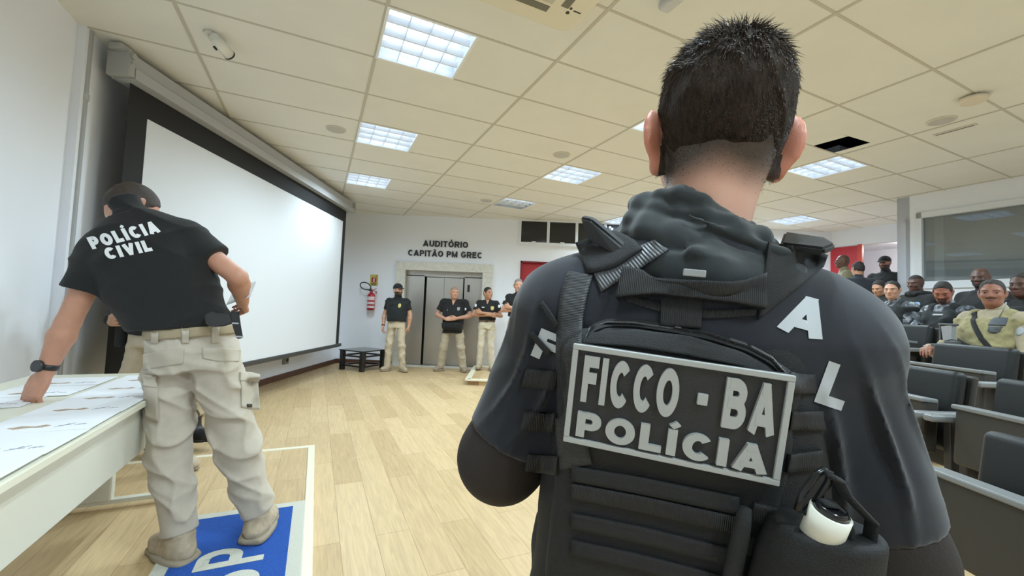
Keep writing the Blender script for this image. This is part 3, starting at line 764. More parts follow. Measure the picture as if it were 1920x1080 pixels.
mb = MB(); mb.box((.42, .30, -.061), (.05, .008, .003)); mb.cyl((.37, .33, -.0605), (.37, .33, -.063), .012); mb.cyl((.37, .29, -.0605), (.37, .29, -.063), .009); mb.build('indicator', M_dark, ac)

# ------------------------------------------------------------------ things on the far wall
M_blk3 = mat('letter_black', (.012, .010, .012), .5)
o = empty('wall_lettering', (-1.435, FY-.012, 2.5), (pi/2, 0, 0), 'black raised letters on the wall above the lift', 'lettering')
for txt, wd, z, x in (('AUDITÓRIO', .95, 2.585, -1.435), ('CAPITÃO PM GREC', 1.56, 2.375, -1.435)):
    me = text_mesh(txt, .125, .20, .012, wide=wd); me.transform(M.Translation((x+1.435, z-2.5-.015, 0)))
    link('text_line', me, M_blk3, o)
o = empty('fire_sign', (-2.90, FY-.004, 1.75), label='yellow sign with red square above the fire extinguisher', cat='sign')
mb = MB(); mb.box((0, 0, 0), (.165, .006, .235), bev=.003); mb.build('board', mat('sign_yellow', (.55, .45, .10), .5), o)
mb = MB(); mb.box((0, -.004, .005), (.10, .004, .10)); mb.build('red_square', mat('sign_red', (.35, .03, .03), .5), o)
mb = MB(); mb.box((0, -.0065, -.005), (.024, .003, .06), bev=.001); mb.box((0, -.0065, .034), (.012, .003, .018)); mb.box((.012, -.0065, .034), (.024, .003, .007)); mb.build('symbol', M_white, o)
mb = MB(); mb.box((0, -.004, -.075), (.115, .003, .018)); mb.box((0, -.004, -.10), (.105, .003, .010)); mb.box((.045, -.004, .09), (.018, .003, .018)); mb.build('caption_band', M_blk3, o)
ex = empty('fire_extinguisher', (-2.90, FY-.12, 1.12), label='red fire extinguisher with black hose hanging on the far wall', cat='extinguisher')
M_exr = mat('extinguisher_red', (.42, .015, .03), .3)
mb = MB(); I3 = M.Identity(3)
mb.lathe([((0, 0, 0), .06), ((0, 0, .008), .077), ((0, 0, .30), .077), ((0, 0, .335), .066), ((0, 0, .36), .03), ((0, 0, .385), .026)], I3, 28); mb.build('cylinder', M_exr, ex)
mb = MB(); mb.cyl((0, 0, .385), (0, 0, .41), .022, n=14); mb.box((.045, 0, .425), (.12, .018, .012), Euler((0, -.5, 0)).to_matrix()); mb.box((.05, 0, .40), (.12, .018, .012), Euler((0, .15, 0)).to_matrix()); mb.box((0, 0, .42), (.03, .03, .05)); mb.cyl((.09, -.01, .37), (.11, -.01, .36), .016); mb.build('valve', mat('valve_metal', (.35, .08, .08), .35, .4), ex)
mb = MB(); pts = [V((-.01+.105*cos(a)-.105*1.0, -.03-.03*sin(a*.5), .47+.075*sin(a)-.35*(.105*cos(a)-.105)*.6)) for a in np.linspace(-.9, 2*pi-1.9, 22)]
mb.tube([(0, -.02, .41)]+[tuple(p) for p in reversed(pts)]+[(-.02, -.03, .40)], .011, n=8); mb.build('hose', M_dark, ex)
M_lab = mat('label_pink', (.72, .60, .62), .5)
for z, h in ((.245, .075), (.15, .05), (.07, .05)):
    mb = MB(); n = 12; A = [(.0785*cos(a), .0785*sin(a)) for a in np.linspace(-pi*.93, -pi*.07, n)]
    for (x0, y0), (x1, y1) in zip(A, A[1:]): mb.quad([(x0, y0, z-h/2), (x1, y1, z-h/2), (x1, y1, z+h/2), (x0, y0, z+h/2)])
    mb.build('label', M_lab, ex, label='pale label band')
lt = empty('side_table', (-2.80, 8.06, 0), (0, 0, R(-26)), 'low black square table below the fire extinguisher', 'table')
M_lb = mat('black_lacquer', (.012, .012, .013), .28, coat=.3)
mb = MB(); mb.box((0, 0, .37), (.60, .62, .022), bev=.004); mb.build('tabletop', mat('black_glass_top', (.03, .034, .036), .12), lt)
for x in (-1, 1):
    for y in (-1, 1):
        mb = MB(); mb.box((x*.25, y*.26, .18), (.075, .075, .36), bev=.004); mb.build('leg', M_lb, lt)
for s_ in (-1, 1):
    mb = MB(); mb.box((0, s_*.26, .27), (.45, .03, .03)); mb.box((0, s_*.26, .09), (.45, .03, .03)); mb.build('stretcher', M_lb, lt)
    mb = MB(); mb.box((s_*.25, 0, .27), (.03, .45, .03)); mb.box((s_*.25, 0, .09), (.03, .45, .03)); mb.build('stretcher', M_lb, lt)

# ------------------------------------------------------------------ low platforms with pale edging
PH = .07
pl = empty('low_platform', G(0, 0), (0, 0, GA), 'low wood-floored platform with cream edging under the papers table', 'platform')
M_pf = wood_floor('oak_platform_floor')
M_pf.node_tree.nodes['Mapping'].inputs['Rotation'].default_value = (0, 0, -pi/2)
PY = 3.80
mb = MB(); mb.box((-.785, (PY-1.0)/2, PH/2-.001), (1.57, PY+1.0, PH)); mb.build('deck', M_pf, pl)
mb = MB(); mb.box((.025, (PY-1)/2, PH/2+.002), (.05, PY+1.0, PH+.004), bev=.006); mb.box((-.76, PY+.025, PH/2+.002), (1.62, .05, PH+.004), bev=.006); mb.build('edging', M_trim, pl)
p2 = empty('corner_platform', (-.66, 6.85, 0), label='low wooden platform with pale edging under the person with folded arms', cat='platform')
mb = MB(); mb.box((.95, .78, .042), (1.9, 1.56, .084)); mb.build('deck', M_pf, p2)
mb = MB()
for c, d in (((.95, 0, .085), (1.9, .09, .03)), ((0, .78, .085), (.09, 1.6, .03)), ((.95, 1.56, .085), (1.9, .09, .03))): mb.box(c, d, bev=.005)
mb.build('edging', M_trim, p2)
# doormat
mt = empty('entrance_mat', G(-.285, 2.06, PH), (0, 0, GA), 'blue carpet mat with white border and white letters by the table', 'mat')
M_blue = mat('mat_blue', (.012, .085, .40), .95, bump=1, bscale=500, var=.35, vscale=250)
M_cream = mat('mat_cream', (.66, .65, .56), .95, bump=1, bscale=500, var=.12, vscale=250)
mb = MB(); mb.box((0, 0, .006), (.58, 1.45, .012), bev=.004); mb.build('border_pile', M_cream, mt)
mb = MB(); mb.box((0, 0, .0135), (.455, 1.32, .003)); mb.build('blue_pile', M_blue, mt)
for ch, gy in (('P', 2.37), ('S', 2.165), ('S', 1.96)):
    me = text_mesh(ch, .262, .19, .001, wide=.15); me.transform(M.Translation((0, gy-2.145, .0158)) @ M.Rotation(pi/2, 4, 'Z'))
    link('letter', me, M_cream, mt)

# ------------------------------------------------------------------ papers table
TZ = .79
tb = empty('long_table', G(-1.02, 2.08, PH), (0, 0, GA), 'long cream table covered with white sheets at the left wall', 'table')
M_tab = mat('table_cream', (.74, .72, .60), .45)
M_apr = mat('table_panel', (.66, .65, .56), .5)
mb = MB(); mb.box((0, 0, TZ-PH-.0135), (.735, 2.2, .027), bev=.004); mb.build('tabletop', M_tab, tb)
mb = MB(); mb.box((.33, 0, TZ-PH-.027-.11), (.018, 2.06, .22), bev=.002); mb.build('modesty_panel', M_apr, tb)
for s_ in (-1, 1):
    l = MB(); l.box((-.02, s_*.98, .38), (.16, .05, .68), bev=.012); l.hexa([(-.35, s_*.98-.02, .03), (.30, s_*.98-.02, .03), (.30, s_*.98+.02, .03), (-.35, s_*.98+.02, .03)], [(-.35, s_*.98-.02, .045), (.30, s_*.98-.02, .055), (.30, s_*.98+.02, .055), (-.35, s_*.98+.02, .045)])
    lg = l.build('leg', M_apr, tb)
    for x in (-.31, .27):
        mb = MB(); mb.cyl((x, s_*.98, 0), (x, s_*.98, .03), .018, n=12); mb.build('foot_glide', M_dark, lg)
# sheets of paper
M_pap = mat('paper_white', (.83, .845, .88), .7)
M_ink = mat('ink_grey', (.24, .24, .32), .7)
M_emb = mat('printed_emblem', (.44, .33, .24), .7, var=.35, vscale=120)
rnd = random.Random(3)
def sheet(gx, gy, z, rz, label, w_=.288, h_=.249, bend=0, first=[None]):
    o = empty('certificate_sheet', G(gx*.948, gy*.948, z), (0, 0, GA+rz), label, 'paper', 'white certificates laid out on the table')
    if first[0] is not None:
        for ch in first[0].children:
            d = ch.copy(); COL.objects.link(d); d.parent = o
        return o
    mb = MB(); mb.box((0, 0, .0006), (w_, h_, .0012)); mb.build('page', M_pap, o)
    mb = MB(); px_ = [(-.085, -.055), (-.055, -.035), (-.02, -.048), (.0, -.030), (.018, -.045), (.005, -.066), (-.03, -.062), (-.06, -.074)]
    mb.hexa([(x, y, .0012) for x, y in px_], [(x, y, .0016) for x, y in px_]); mb.build('printed_emblem', M_emb, o)
    mb = MB()
    for (x0, y0, x1, y1) in ((.035, -.07, .075, -.03), (.05, -.06, .06, -.035), (.04, -.055, .07, -.052), (.08, -.06, .092, -.045), (.09, -.06, .102, -.045), (.10, -.055, .11, -.05)):
        d_ = V((x1-x0, y1-y0, 0)); nn_ = V((-d_.y, d_.x, 0)).normalized()*.0017; a_ = V((x0, y0, .0012)); b_ = V((x1, y1, .0012))
        mb.hexa([a_-nn_, b_-nn_, b_+nn_, a_+nn_], [p+V((0, 0, .0004)) for p in (a_-nn_, b_-nn_, b_+nn_, a_+nn_)])
    mb.build('signature', M_ink, o)
    first[0] = o
    return o
gys = [1.30, 1.565, 1.835, 2.105, 2.375, 2.61, 2.85, 3.11]
lbs = ['certificate sheet hidden at the near end of the table', 'nearest certificate sheet, cut by the picture edge at the table front', 'certificate second from the front edge of the table with ink strokes at left', 'certificate with a clear brown emblem third from the near end', 'certificate just right of the leaning hand beside the table edge',
       'certificate beyond the hand, next to the tan trousers pocket', 'certificate in the far right row partly behind the tan trousers', 'certificate at the far right corner of the table']
for k, (gy, lb) in enumerate(zip(gys, lbs)):
    sheet(-.848+rnd.uniform(-.004, .004), gy, TZ+.0004+.0014*(len(gys)-k), rnd.uniform(-.015, .015), lb)
for k, (gx, gy, lb) in enumerate(((-1.175, 3.06, 'certificate at the far end of the wall-side row'), (-1.18, 2.80, 'certificate left of the wrist watch in the wall-side row'), (-1.25, 2.57, 'certificate lying under the leaning hand'))):
    sheet(gx, gy, TZ+.0005+.0014*(3-k), (.02, -.03, .05)[k], lb)

# ------------------------------------------------------------------ stepped floor and auditorium chairs
ROWX = [1.70, 2.40, 3.10, 3.75, 4.45, 5.10, 5.75]; RISE = .125
def rowz(i): return RISE*i
mb = MB()
for i in range(1, 6):
    x0 = ROWX[i]-.42; x1 = (ROWX[i+1]-.42) if i < 5 else 12
    if i < 5: mb.box(((x0+x1)/2, 3.05, rowz(i)/2), (x1-x0, 4.9, rowz(i)))
mb.box((8.2, 5.6, rowz(5)/2), (6.9, 9.6, rowz(5)))
struct(mb.build('floor_tiers', M_floor))
M_lea = mat('black_leatherette', (.007, .0085, .009), .45, spec=.35, bump=.15, bscale=350)
M_pan = mat('seat_shell_brown', (.027, .024, .019), .55)
M_edge = mat('seat_edge_grey', (.17, .175, .175), .42)
M_arm = mat('armrest_black', (.02, .02, .021), .5)
def make_chair(down=False):
    o = empty('auditorium_chair', label='x', cat='chair', group='black auditorium chairs')
    rot = Euler((0, R(9), 0)).to_matrix()
    mb = MB(); mb.box((.045, 0, .66), (.075, .50, .44), rot, bev=.03, seg=5); mb.build('backrest', M_lea, o, True)
    mb = MB(); mb.box((.10, 0, .60), (.03, .52, .52), rot, bev=.012); mb.build('back_shell', M_pan, o)
    if down:
        s_ = MB(); s_.box((-.20, 0, .405), (.42, .50, .07), bev=.02, seg=3); s_.build('seat', M_lea, o)
    else:
        s_ = MB(); s_.box((-.115, 0, .585), (.09, .52, .29), Euler((0, R(4), 0)).to_matrix(), bev=.02, seg=3); st = s_.build('folded_seat', M_pan, o)
        mb = MB(); mb.box((-.12, 0, .722), (.085, .53, .022), Euler((0, R(4), 0)).to_matrix(), bev=.006); mb.build('seat_edge', M_edge, st)
    for y in (-1, 1):
        a = MB(); a.box((-.10, y*.297, .655), (.30, .055, .035), bev=.012, seg=3); ar = a.build('armrest', M_edge, o)
        mb = MB(); mb.box((-.03, y*.297, .32), (.08, .04, .64), bev=.006); mb.box((-.03, y*.297, .012), (.3, .055, .024), bev=.005); mb.build('stand', M_arm, ar)
    return o
ch0 = make_chair()
CH = [(0, 1.31, 'nearest black chair in the bottom right corner with a pale seat edge'), (0, .64, 'front-row chair just outside the right edge'),
      (1, 2.54, 'second-row chair half hidden by the nearest elbow'), (1, 1.87, 'second-row chair at the right picture edge behind the nearest chair'),
      (2, 2.87, 'empty black chair in front of the yellow-green vest'), (3, 4.04, 'empty chair beside the near sleeve, in front of the person looking down'),
      (3, 3.09, 'chair the person in the yellow-green vest sits on'), (5, 5.08, 'chair under the person in the black hooded jacket'), (4, 4.68, 'chair under the person in camouflage beside the near sleeve'), (4, 4.06, 'chair under the person in black vest looking down'),
      (4, 3.46, 'chair under the person cut off at the right edge'), (5, 4.37, 'back-row chair under the person in plain black behind the yellow-green vest')]
for k, (i, y, lb) in enumerate(CH):
    if k == 6: ch1 = make_chair(True)
    o = ch0 if k == 0 else ch1 if k == 6 else copy_tree(ch1 if k > 6 else ch0)
    o.location = (ROWX[i], y, rowz(i)); o['label'] = lb
# ------------------------------------------------------------------ people: builder
def skinmat(n, c): 
    m_ = mat(n, c, .5, bump=.12, bscale=700, var=.07, vscale=25); b = m_.node_tree.nodes['Principled BSDF']
    b.inputs['Subsurface Weight'].default_value = .12; b.inputs['Subsurface Radius'].default_value = (.012, .004, .002); b.inputs['Subsurface Scale'].default_value = .5
    return m_
SK_LIGHT = skinmat('skin_light', (.56, .30, .20)); SK_TAN = skinmat('skin_tan', (.46, .235, .14)); SK_BROWN = skinmat('skin_brown', (.25, .10, .058)); SK_DARK = skinmat('skin_dark', (.095, .042, .028)); SK_RED = skinmat('skin_reddish', (.30, .10, .06))
M_eye = mat('eye_dark', (.02, .012, .01), .2); M_brow = mat('brow_brown', (.05, .03, .022), .8); M_lip = mat('lip', (.30, .10, .085), .5); M_lipd = mat('lip_dark', (.16, .05, .05), .5)
M_beard = mat('beard', (.045, .028, .02), .9, bump=.5, bscale=500)
M_stub = mat('stubble_grey', (.34, .22, .17), .8)
M_hair = mat('hair_dark', (.018, .013, .011), .7, bump=.6, bscale=350); M_hairb = mat('hair_brown', (.035, .022, .016), .65, bump=.6, bscale=350)
M_fade = mat('hair_shaved', (.10, .06, .045), .8)
def cloth(n, c, v=.12, **k): return mat(n, c, k.get('rough', .88), bump=.35, bscale=k.get('bs', 600), var=v, vscale=30, sheen=k.get('sheen', .1))
C_black = cloth('cloth_black', (.0085, .0088, .0092), sheen=.05); C_navy = cloth('cloth_navy', (.016, .019, .028)); C_vest = cloth('vest_black', (.011, .014, .0155), sheen=.05)
C_khaki = cloth('trousers_khaki', (.56, .47, .34), .05); C_sand = cloth('trousers_sand', (.50, .445, .37), .05); C_olive = cloth('trousers_olive_khaki', (.43, .36, .26), .05)
C_boot = mat('boot_tan', (.42, .34, .24), .8, bump=.4, bscale=150, var=.15, vscale=40); C_sole = mat('boot_sole', (.30, .25, .18), .8); C_bootblk = mat('boot_black', (.012, .012, .013), .45)
C_tanu = cloth('uniform_tan', (.34, .285, .19), .08); C_oliv = cloth('uniform_olive', (.19, .165, .10), .1); C_yel = cloth('vest_yellow_green', (.27, .235, .115), .25)
C_camo = ramp_mat('camouflage_grey', [(0, (.03, .035, .045)), (.45, (.12, .13, .15)), (.54, (.30, .31, .33)), (.62, (.03, .03, .035))], 14)
C_camot = ramp_mat('camouflage_tan', [(0, (.20, .13, .07)), (.46, (.42, .33, .21)), (.60, (.10, .07, .045)), (.68, (.42, .33, .21))], 11)
C_belt = mat('belt_tan', (.36, .29, .19), .8, bump=.3, bscale=300); C_metal = mat('dark_metal', (.06, .06, .065), .35, .6)
PMAT_YELLOW = mat('badge_yellow', (.62, .50, .18), .6, var=.3, vscale=60); PMAT_GREY = mat('badge_grey', (.32, .33, .34), .6); PMAT_WHITE = mat('patch_white', (.75, .77, .8), .6); PMAT_BLUE = mat('badge_blue', (.16, .30, .48), .5, var=.3, vscale=60)

def A_(*v): return np.array(v, float)
def folds(amp, freq=45, seed=0, dirz=1.):
    g = np.random.RandomState(seed); K = g.normal(size=(3, 3))*freq*.55; K[:, 2] = freq*dirz*g.uniform(.6, 1.2, 3); ph = g.uniform(0, 6, 3)
    W = g.normal(size=(3, 3))*freq*.3
    def fn(P):
        wv = np.sin(P@W.T+ph)
        d = 0
        for i in range(3): d = d+1.1-2.2*(1-np.abs(np.sin(.5*(P@K[i])+.9*wv[..., i]+ph[i])))**2
        return amp*(d/3-.25)*(1+.6*np.sin(P@W[0]*.6))
    return fn
def head_frame(c, yaw=0, pitch=0, roll=0):
    """yaw + turns to the person's left, pitch + looks down"""
    return np.array(c, float), rotm(0, 0, yaw)@rotm(-pitch, 0, 0)@rotm(0, roll, 0)
def add_head(S, hf, sc=1., ears=1., fat=1., detail=True):
    c, Q = hf
    def p(*v): return c+Q@(A_(*v)*sc)
    def e(v, r, rot=None, k=.012, op='add'): S.ell(p(*v), A_(*r)*sc, Q if rot is None else Q@rot, k*sc, op)
    e((0, -.012, .035), (.074, .094, .085)); e((0, -.035, .0), (.066, .068, .07), k=.03)
    e((0, .03, -.03), (.059*fat, .064, .082), k=.03); e((0, .036, -.075), (.046*fat, .046, .036), k=.025); e((0, .07, -.092), (.021, .018, .018), k=.025)
    if detail:
        e((0, .076, .022), (.050, .018, .012), k=.015)
        for s in (-1, 1): e((s*.040, .062, -.025), (.020, .022, .020), k=.02)
        for s in (-1, 1): e((s*.031, .100, .003), (.017, .016, .010), k=.012, op='sub')
        for s in (-1, 1): e((s*.031, .079, .003), (.0135, .0125, .0125), k=.002)
        S.bone(p(0, .084, .016), p(0, .107, -.028), .0085*sc, .0125*sc, .012*sc); 
        for s in (-1, 1): e((s*.012, .096, -.031), (.009, .011, .008), k=.008)
        e((0, .088, -.056), (.023, .011, .0055), k=.006); e((0, .086, -.067), (.020, .011, .006), k=.006)
    if ears:
        for s in (-1, 1):
            rr = rotm(0, 0, s*(.25+.35*ears))@rotm(0, s*.12, 0); E_ = ears
            e((s*(.071+.010*E_), -.014, -.002), A_(.0075, .021, .034)*(.6+.4*E_), rr, k=.007); e((s*(.070+.006*E_), -.006, -.032*(.6+.4*E_)), A_(.007, .010, .012)*E_, k=.008); e((s*(.078+.010*E_), -.002, .004), (.005, .011, .018), rr, k=.006, op='sub')
def face_paint(hf, sc=1., beard=None, brows=True, stub=False):
    c, Q = hf
    def L(P): return (P-c)@Q/sc
    out = []
    if stub: out.append((lambda P: ((L(P)[:, 2] < .10) & False), 0))
    if beard == 'full':
        out.append((lambda P: (lambda q: (q[:, 2] < -.030) & (q[:, 1] > -.005) & (q[:, 2] > -.125) & ~((q[:, 2] > -.047) & (np.abs(q[:, 0]) < .020) & (q[:, 1] > .09) & (q[:, 2] > -.040)) & (q[:, 2] < -.030-.25*np.maximum(0, .03-np.abs(q[:, 0]))*0))(L(P)), 4))
    elif beard == 'goatee':
        out.append((lambda P: (lambda q: (q[:, 1] > .05) & (q[:, 2] < -.040) & (q[:, 2] > -.11) & (np.abs(q[:, 0]) < .034))(L(P)), 4))
    elif beard == 'moustache':
        out.append((lambda P: (lambda q: (q[:, 1] > .07) & (q[:, 2] < -.041) & (q[:, 2] > -.052) & (np.abs(q[:, 0]) < .028))(L(P)), 4))
    def ellm(q, x, y, z, rx, ry, rz): return ((np.abs(q[:, 0])-x)/rx)**2+((q[:, 1]-y)/ry)**2+((q[:, 2]-z)/rz)**2 < 1
    out.append((lambda P: ellm(L(P), .031, .090, .003, .0115, .02, .0045), 1))
    if brows: out.append((lambda P: ellm(L(P), .031, .090, .0215, .019, .03, .0036), 2))
    out.append((lambda P: ellm(L(P), 0, .095, -.061, .021, .02, .0085), 3))
    return out
def add_hand(S, w, d, n, th, curl=.35, thumb=.5, sc=1., spread=.0, k=.007):
    """w wrist, d along the hand, n out of the palm, th towards the thumb (+1/-1 along d x n)"""
    w = np.array(w, float); d = nrm(d); n = nrm(np.array(n, float)-d*(d@np.array(n, float))); x = -np.cross(d, n)*th
    Q = np.stack([x, d, n], 1)
    S.ell(w+d*.045*sc, A_(.040, .054, .0155)*sc, Q, .012, p=2.6)
    cs = curl if isinstance(curl, (list, tuple)) else [curl*(1+.12*i) for i in range(4)]
    for i, (off, L, r) in enumerate(((.029, .072, .0088), (.010, .080, .0092), (-.010, .075, .0088), (-.028, .060, .0078))):
        b = w+d*(.088-.004*abs(i-1))*sc+x*off*sc
        a = 0; p0 = w+d*.05*sc+x*off*.8*sc; S.bone(p0, b, r*sc*1.05, r*sc*1.05, .008)
        sp = spread*(1.5-i)
        for j, f in enumerate((.45, .31, .24)):
            a += cs[i]*(1., 1.15, .8)[j]
            dd = d*cos(a)*cos(sp)+x*sin(sp)+n*sin(a); b2 = b+nrm(dd)*L*f*sc
            S.bone(b, b2, r*sc*(1-.08*j), r*sc*(.92-.08*j), k*.5); b = b2
    b = w+d*.022*sc+x*.028*sc
    t1 = nrm(d*.75+x*(.75*(1-thumb*.6))+n*thumb*.8); b2 = b+t1*.042*sc; S.bone(b, b2, .0135*sc, .0105*sc, .010)
    t2 = nrm(d*.95+x*(.35-.5*thumb)+n*thumb*.7); b3 = b2+t2*.032*sc; S.bone(b2, b3, .0105*sc, .0095*sc, .004); b4 = b3+nrm(t2+d*.2)*.024*sc; S.bone(b3, b4, .0095*sc, .0075*sc, .004)

def joints(H=1.75, **kw):
    s = H/1.75
    J = dict(pel=(0, 0, .95), nek=(0, -.015, 1.455), hd=(0, .015, 1.615), shl=(-.178, -.012, 1.388), shr=(.178, -.012, 1.388), ell=(-.235, -.03, 1.12), elr=(.235, -.03, 1.12), wrl=(-.25, .06, .88), wrr=(.25, .06, .88),
             hil=(-.09, 0, .92), hir=(.09, 0, .92), knl=(-.105, .02, .50), knr=(.105, .02, .50), anl=(-.115, -.02, .085), anr=(.115, -.02, .085), tol=(-.15, .15, .0), tor=(.15, .15, .0))
    J = {k: A_(*v)*s for k, v in J.items()}
    for k, v in kw.items(): J[k] = A_(*v)
    J['s'] = s
    return J
def hip_frame(J):
    f = torso_frame(J)[1]; k = J.get('lev', 0.); z = nrm(f[:, 2]*(1-k)+A_(0, 0, 1)*k); x = nrm(f[:, 0]-z*(f[:, 0]@z))
    return J['pel'], np.stack([x, np.cross(z, x), z], 1)
def torso_frame(J):
    z = nrm(J['nek']-J['pel']); x = nrm((J['shr']-J['shl'])+(J['hir']-J['hil'])); x = nrm(x-z*(x@z)); y = np.cross(z, x)
    return J['pel'], np.stack([x, y, z], 1)
def torso(S, J, g=0., belly=0., z0=-.06, wide=1., top=True):
    s = J['s']; fr = torso_frame(J); L = np.linalg.norm(J['nek']-J['pel'])/.505
    st = [((0, 0, z0*L), .168, .118), ((0, .003+belly*.35, .07*L), .160+belly*.2, .112+belly*.6), ((0, .006+belly*.4, .18*L), .166+belly*.25, .118+belly*.65), ((0, .004+belly*.1, .30*L), .183, .124+belly*.15), ((0, -.004, .40*L), .178, .110), ((0, -.01, .465*L), .125, .082), ((0, -.008, .51*L), .068, .066)]
    S.loft([((c[0]*s, c[1]*s, c[2]), (a*wide+g)*s, (b+g)*s) for c, a, b in st], .02, fr=fr)
    n0 = J['nek']-fr[1][:, 2]*.045*s
    for h in ('l', 'r'):
        S.bone(n0+(J['sh'+h]-n0)*.25, J['sh'+h], (.050+g)*s, (.056+g)*s, .04)
def body(root, J, hf, skin, hands=None, hsc=1., beard=None, vox=.007, lips=None, fat=1., hair_mat=None, paint=None, legs=True, extra=None, ears=1.):
    """one continuous figure"""
    S = Sdf(); s = J['s']; fr = torso_frame(J)
    add_head(S, hf, hsc, fat=fat, ears=ears)
    c, Q = hf
    S.bone(J['nek']-fr[1][:, 2]*.03*s, c+Q@A_(0, -.022, -.055)*hsc, .060*s*fat*hsc, .054*hsc*fat, .03)
    L = np.linalg.norm(J['nek']-J['pel'])/.505
    S.loft([((0, 0, -.05*L), .125*s, .08*s), ((0, 0, .15*L), .115*s, .075*s), ((0, 0, .36*L), .125*s, .07*s), ((0, -.01, .44*L), .08*s, .05*s)], .03, fr=fr)
    for h, t in (('l', -1), ('r', 1)):
        S.bone(J['nek']-fr[1][:, 2]*.05*s, J['sh'+h], .045*s, .05*s, .03)
        S.bone(J['sh'+h], J['el'+h], .049*s, .039*s, .015); 
        m_ = J['el'+h]*.72+J['wr'+h]*.28
        S.bone(J['el'+h], m_, .038*s, .043*s, .015); S.bone(m_, J['wr'+h], .043*s, .027*s, .015)
        if legs:
            S.bone(J['hi'+h], J['kn'+h], .07*s, .05*s, .03); S.bone(J['kn'+h], J['an'+h]+A_(0, 0, .0), .05*s, .034*s, .02)
            S.bone(J['an'+h]-A_(0, 0, .03), (J['an'+h]*.4+J['to'+h]*.6)*A_(1, 1, 0)+A_(0, 0, J['an'+h][2]-.045), .030*s, .020*s, .02)
    for hd in hands or []: add_hand(S, *hd[0], **hd[1])
    if extra: extra(S)
    return S.build('body', [skin, M_eye, M_brow if hair_mat is None else hair_mat, lips or M_lip, M_beard]+([paint[0]] if paint else []), root, vox, face_paint(hf, hsc, beard)+([(paint[1], 5)] if paint else []))
def hair(root, hf, sc=1., mt=M_hair, vol=.005, line=(.082, .088), nape=(-.092, -.050), vox=.006, name='hair', sides=True):
    c, Q = hf; S = Sdf()
    S.ell(c+Q@A_(0, -.013, .037+vol*.6)*sc, A_(.0755+vol*.5, .0955+vol*.6, .086+vol)*sc, Q, .01); S.ell(c+Q@A_(0, -.036, .0)*sc, A_(.0715+vol*.3, .0745+vol*.4, .078)*sc, Q, .02); S.ell(c+Q@A_(0, .004, .01)*sc, A_(.0715, .058, .05)*sc, Q, .02)
    S.disp(folds(.0025, 160, 3, .3))
    S.cut(c+Q@A_(0, *line)*sc, Q@A_(0, .083, -.058), .008); S.cut(c+Q@A_(0, 0, nape[1])*sc, Q@A_(0, .25, -1), .008)
    for s_ in (-1, 1): S.ell(c+Q@A_(s_*.083, -.006, -.014)*sc, A_(.013, .022, .034)*sc, Q, .004, op='sub')
    return S.build(name, mt, root, vox)
def cap(root, hf, sc=1., mt=None):
    c, Q = hf; S = Sdf(); mt = mt or C_black
    S.ell(c+Q@A_(0, -.010, .045)*sc, A_(.088, .106, .092)*sc, Q, .01); S.cut(c+Q@A_(0, .09, .035)*sc, Q@A_(0, .12, -1), .004)
    cp = S.build('cap', mt, root, .006)
    B = Sdf(); B.ell(c+Q@A_(0, .105, .040)*sc, A_(.066, .075, .0075)*sc, Q@rotm(-.2, 0, 0), .004); B.build('peak', mt, cp, .005)
    return cp
def shirt(root, J, mt, sleeve=.62, g=.014, belly=0., hem=-.10, vox=.008, amp=.004, seed=1, collar=True, wide=1., name='shirt', sleeve_r=.066, wrist=None):
    S = Sdf(); s = J['s']; fr = torso_frame(J)
    torso(S, J, g, belly, hem-(.1 if 'lev' in J else 0), wide)
    cuts = []
    for h in ('l', 'r'):
        a, b, w_ = J['sh'+h], J['el'+h], J['wr'+h]
        if sleeve <= 1:
            e = a+(b-a)*sleeve; S.bone(a, e+(b-a)*.25, sleeve_r*s, (sleeve_r-.003)*s, .03, clip=(e, b-a))
        else:
            S.bone(a, b, sleeve_r*s, .056*s, .03); e = b+(w_-b)*(sleeve-1); S.bone(b, e, .056*s, .042*s, .02)
    if collar: S.bone(J['nek']-fr[1][:, 2]*.015*s, J['nek']+fr[1]@A_(0, .006, .035)*s, .072*s, .064*s, .012)
    S.disp(folds(amp, 30, seed))
    if 'lev' in J: hf_ = hip_frame(J); S.cut(J['pel']+hf_[1][:, 2]*hem*s, -hf_[1][:, 2], .004)
    return S.build(name, mt, root, vox)
def trousers(root, J, mt, vox=.009, amp=.006, seed=2, r=(.092, .073, .066), waist=.09, name='trousers', g=.0, hem=.03):
    S = Sdf(); s = J['s']; fr = hip_frame(J)
    S.loft([((0, 0, -.09*s), (.168+g)*s, (.115+g)*s), ((0, 0, .0), (.172+g)*s, (.118+g)*s), ((0, 0, waist*s), (.158+g)*s, (.108+g)*s)], .03, fr=fr)
    for h in ('l', 'r'):
        S.bone(J['hi'+h], J['kn'+h], (r[0]+g)*s, r[1]*s, .03); S.bone(J['kn'+h], J['an'+h]-A_(0, 0, hem), r[1]*s, r[2]*s, .03)
    S.disp(folds(amp, 36, seed))
    for h in ('l', 'r'): S.cutnear(J['an'+h]-A_(0, 0, hem-.01), J['an'+h]-J['kn'+h], .13, .004)
    return S.build(name, mt, root, vox)
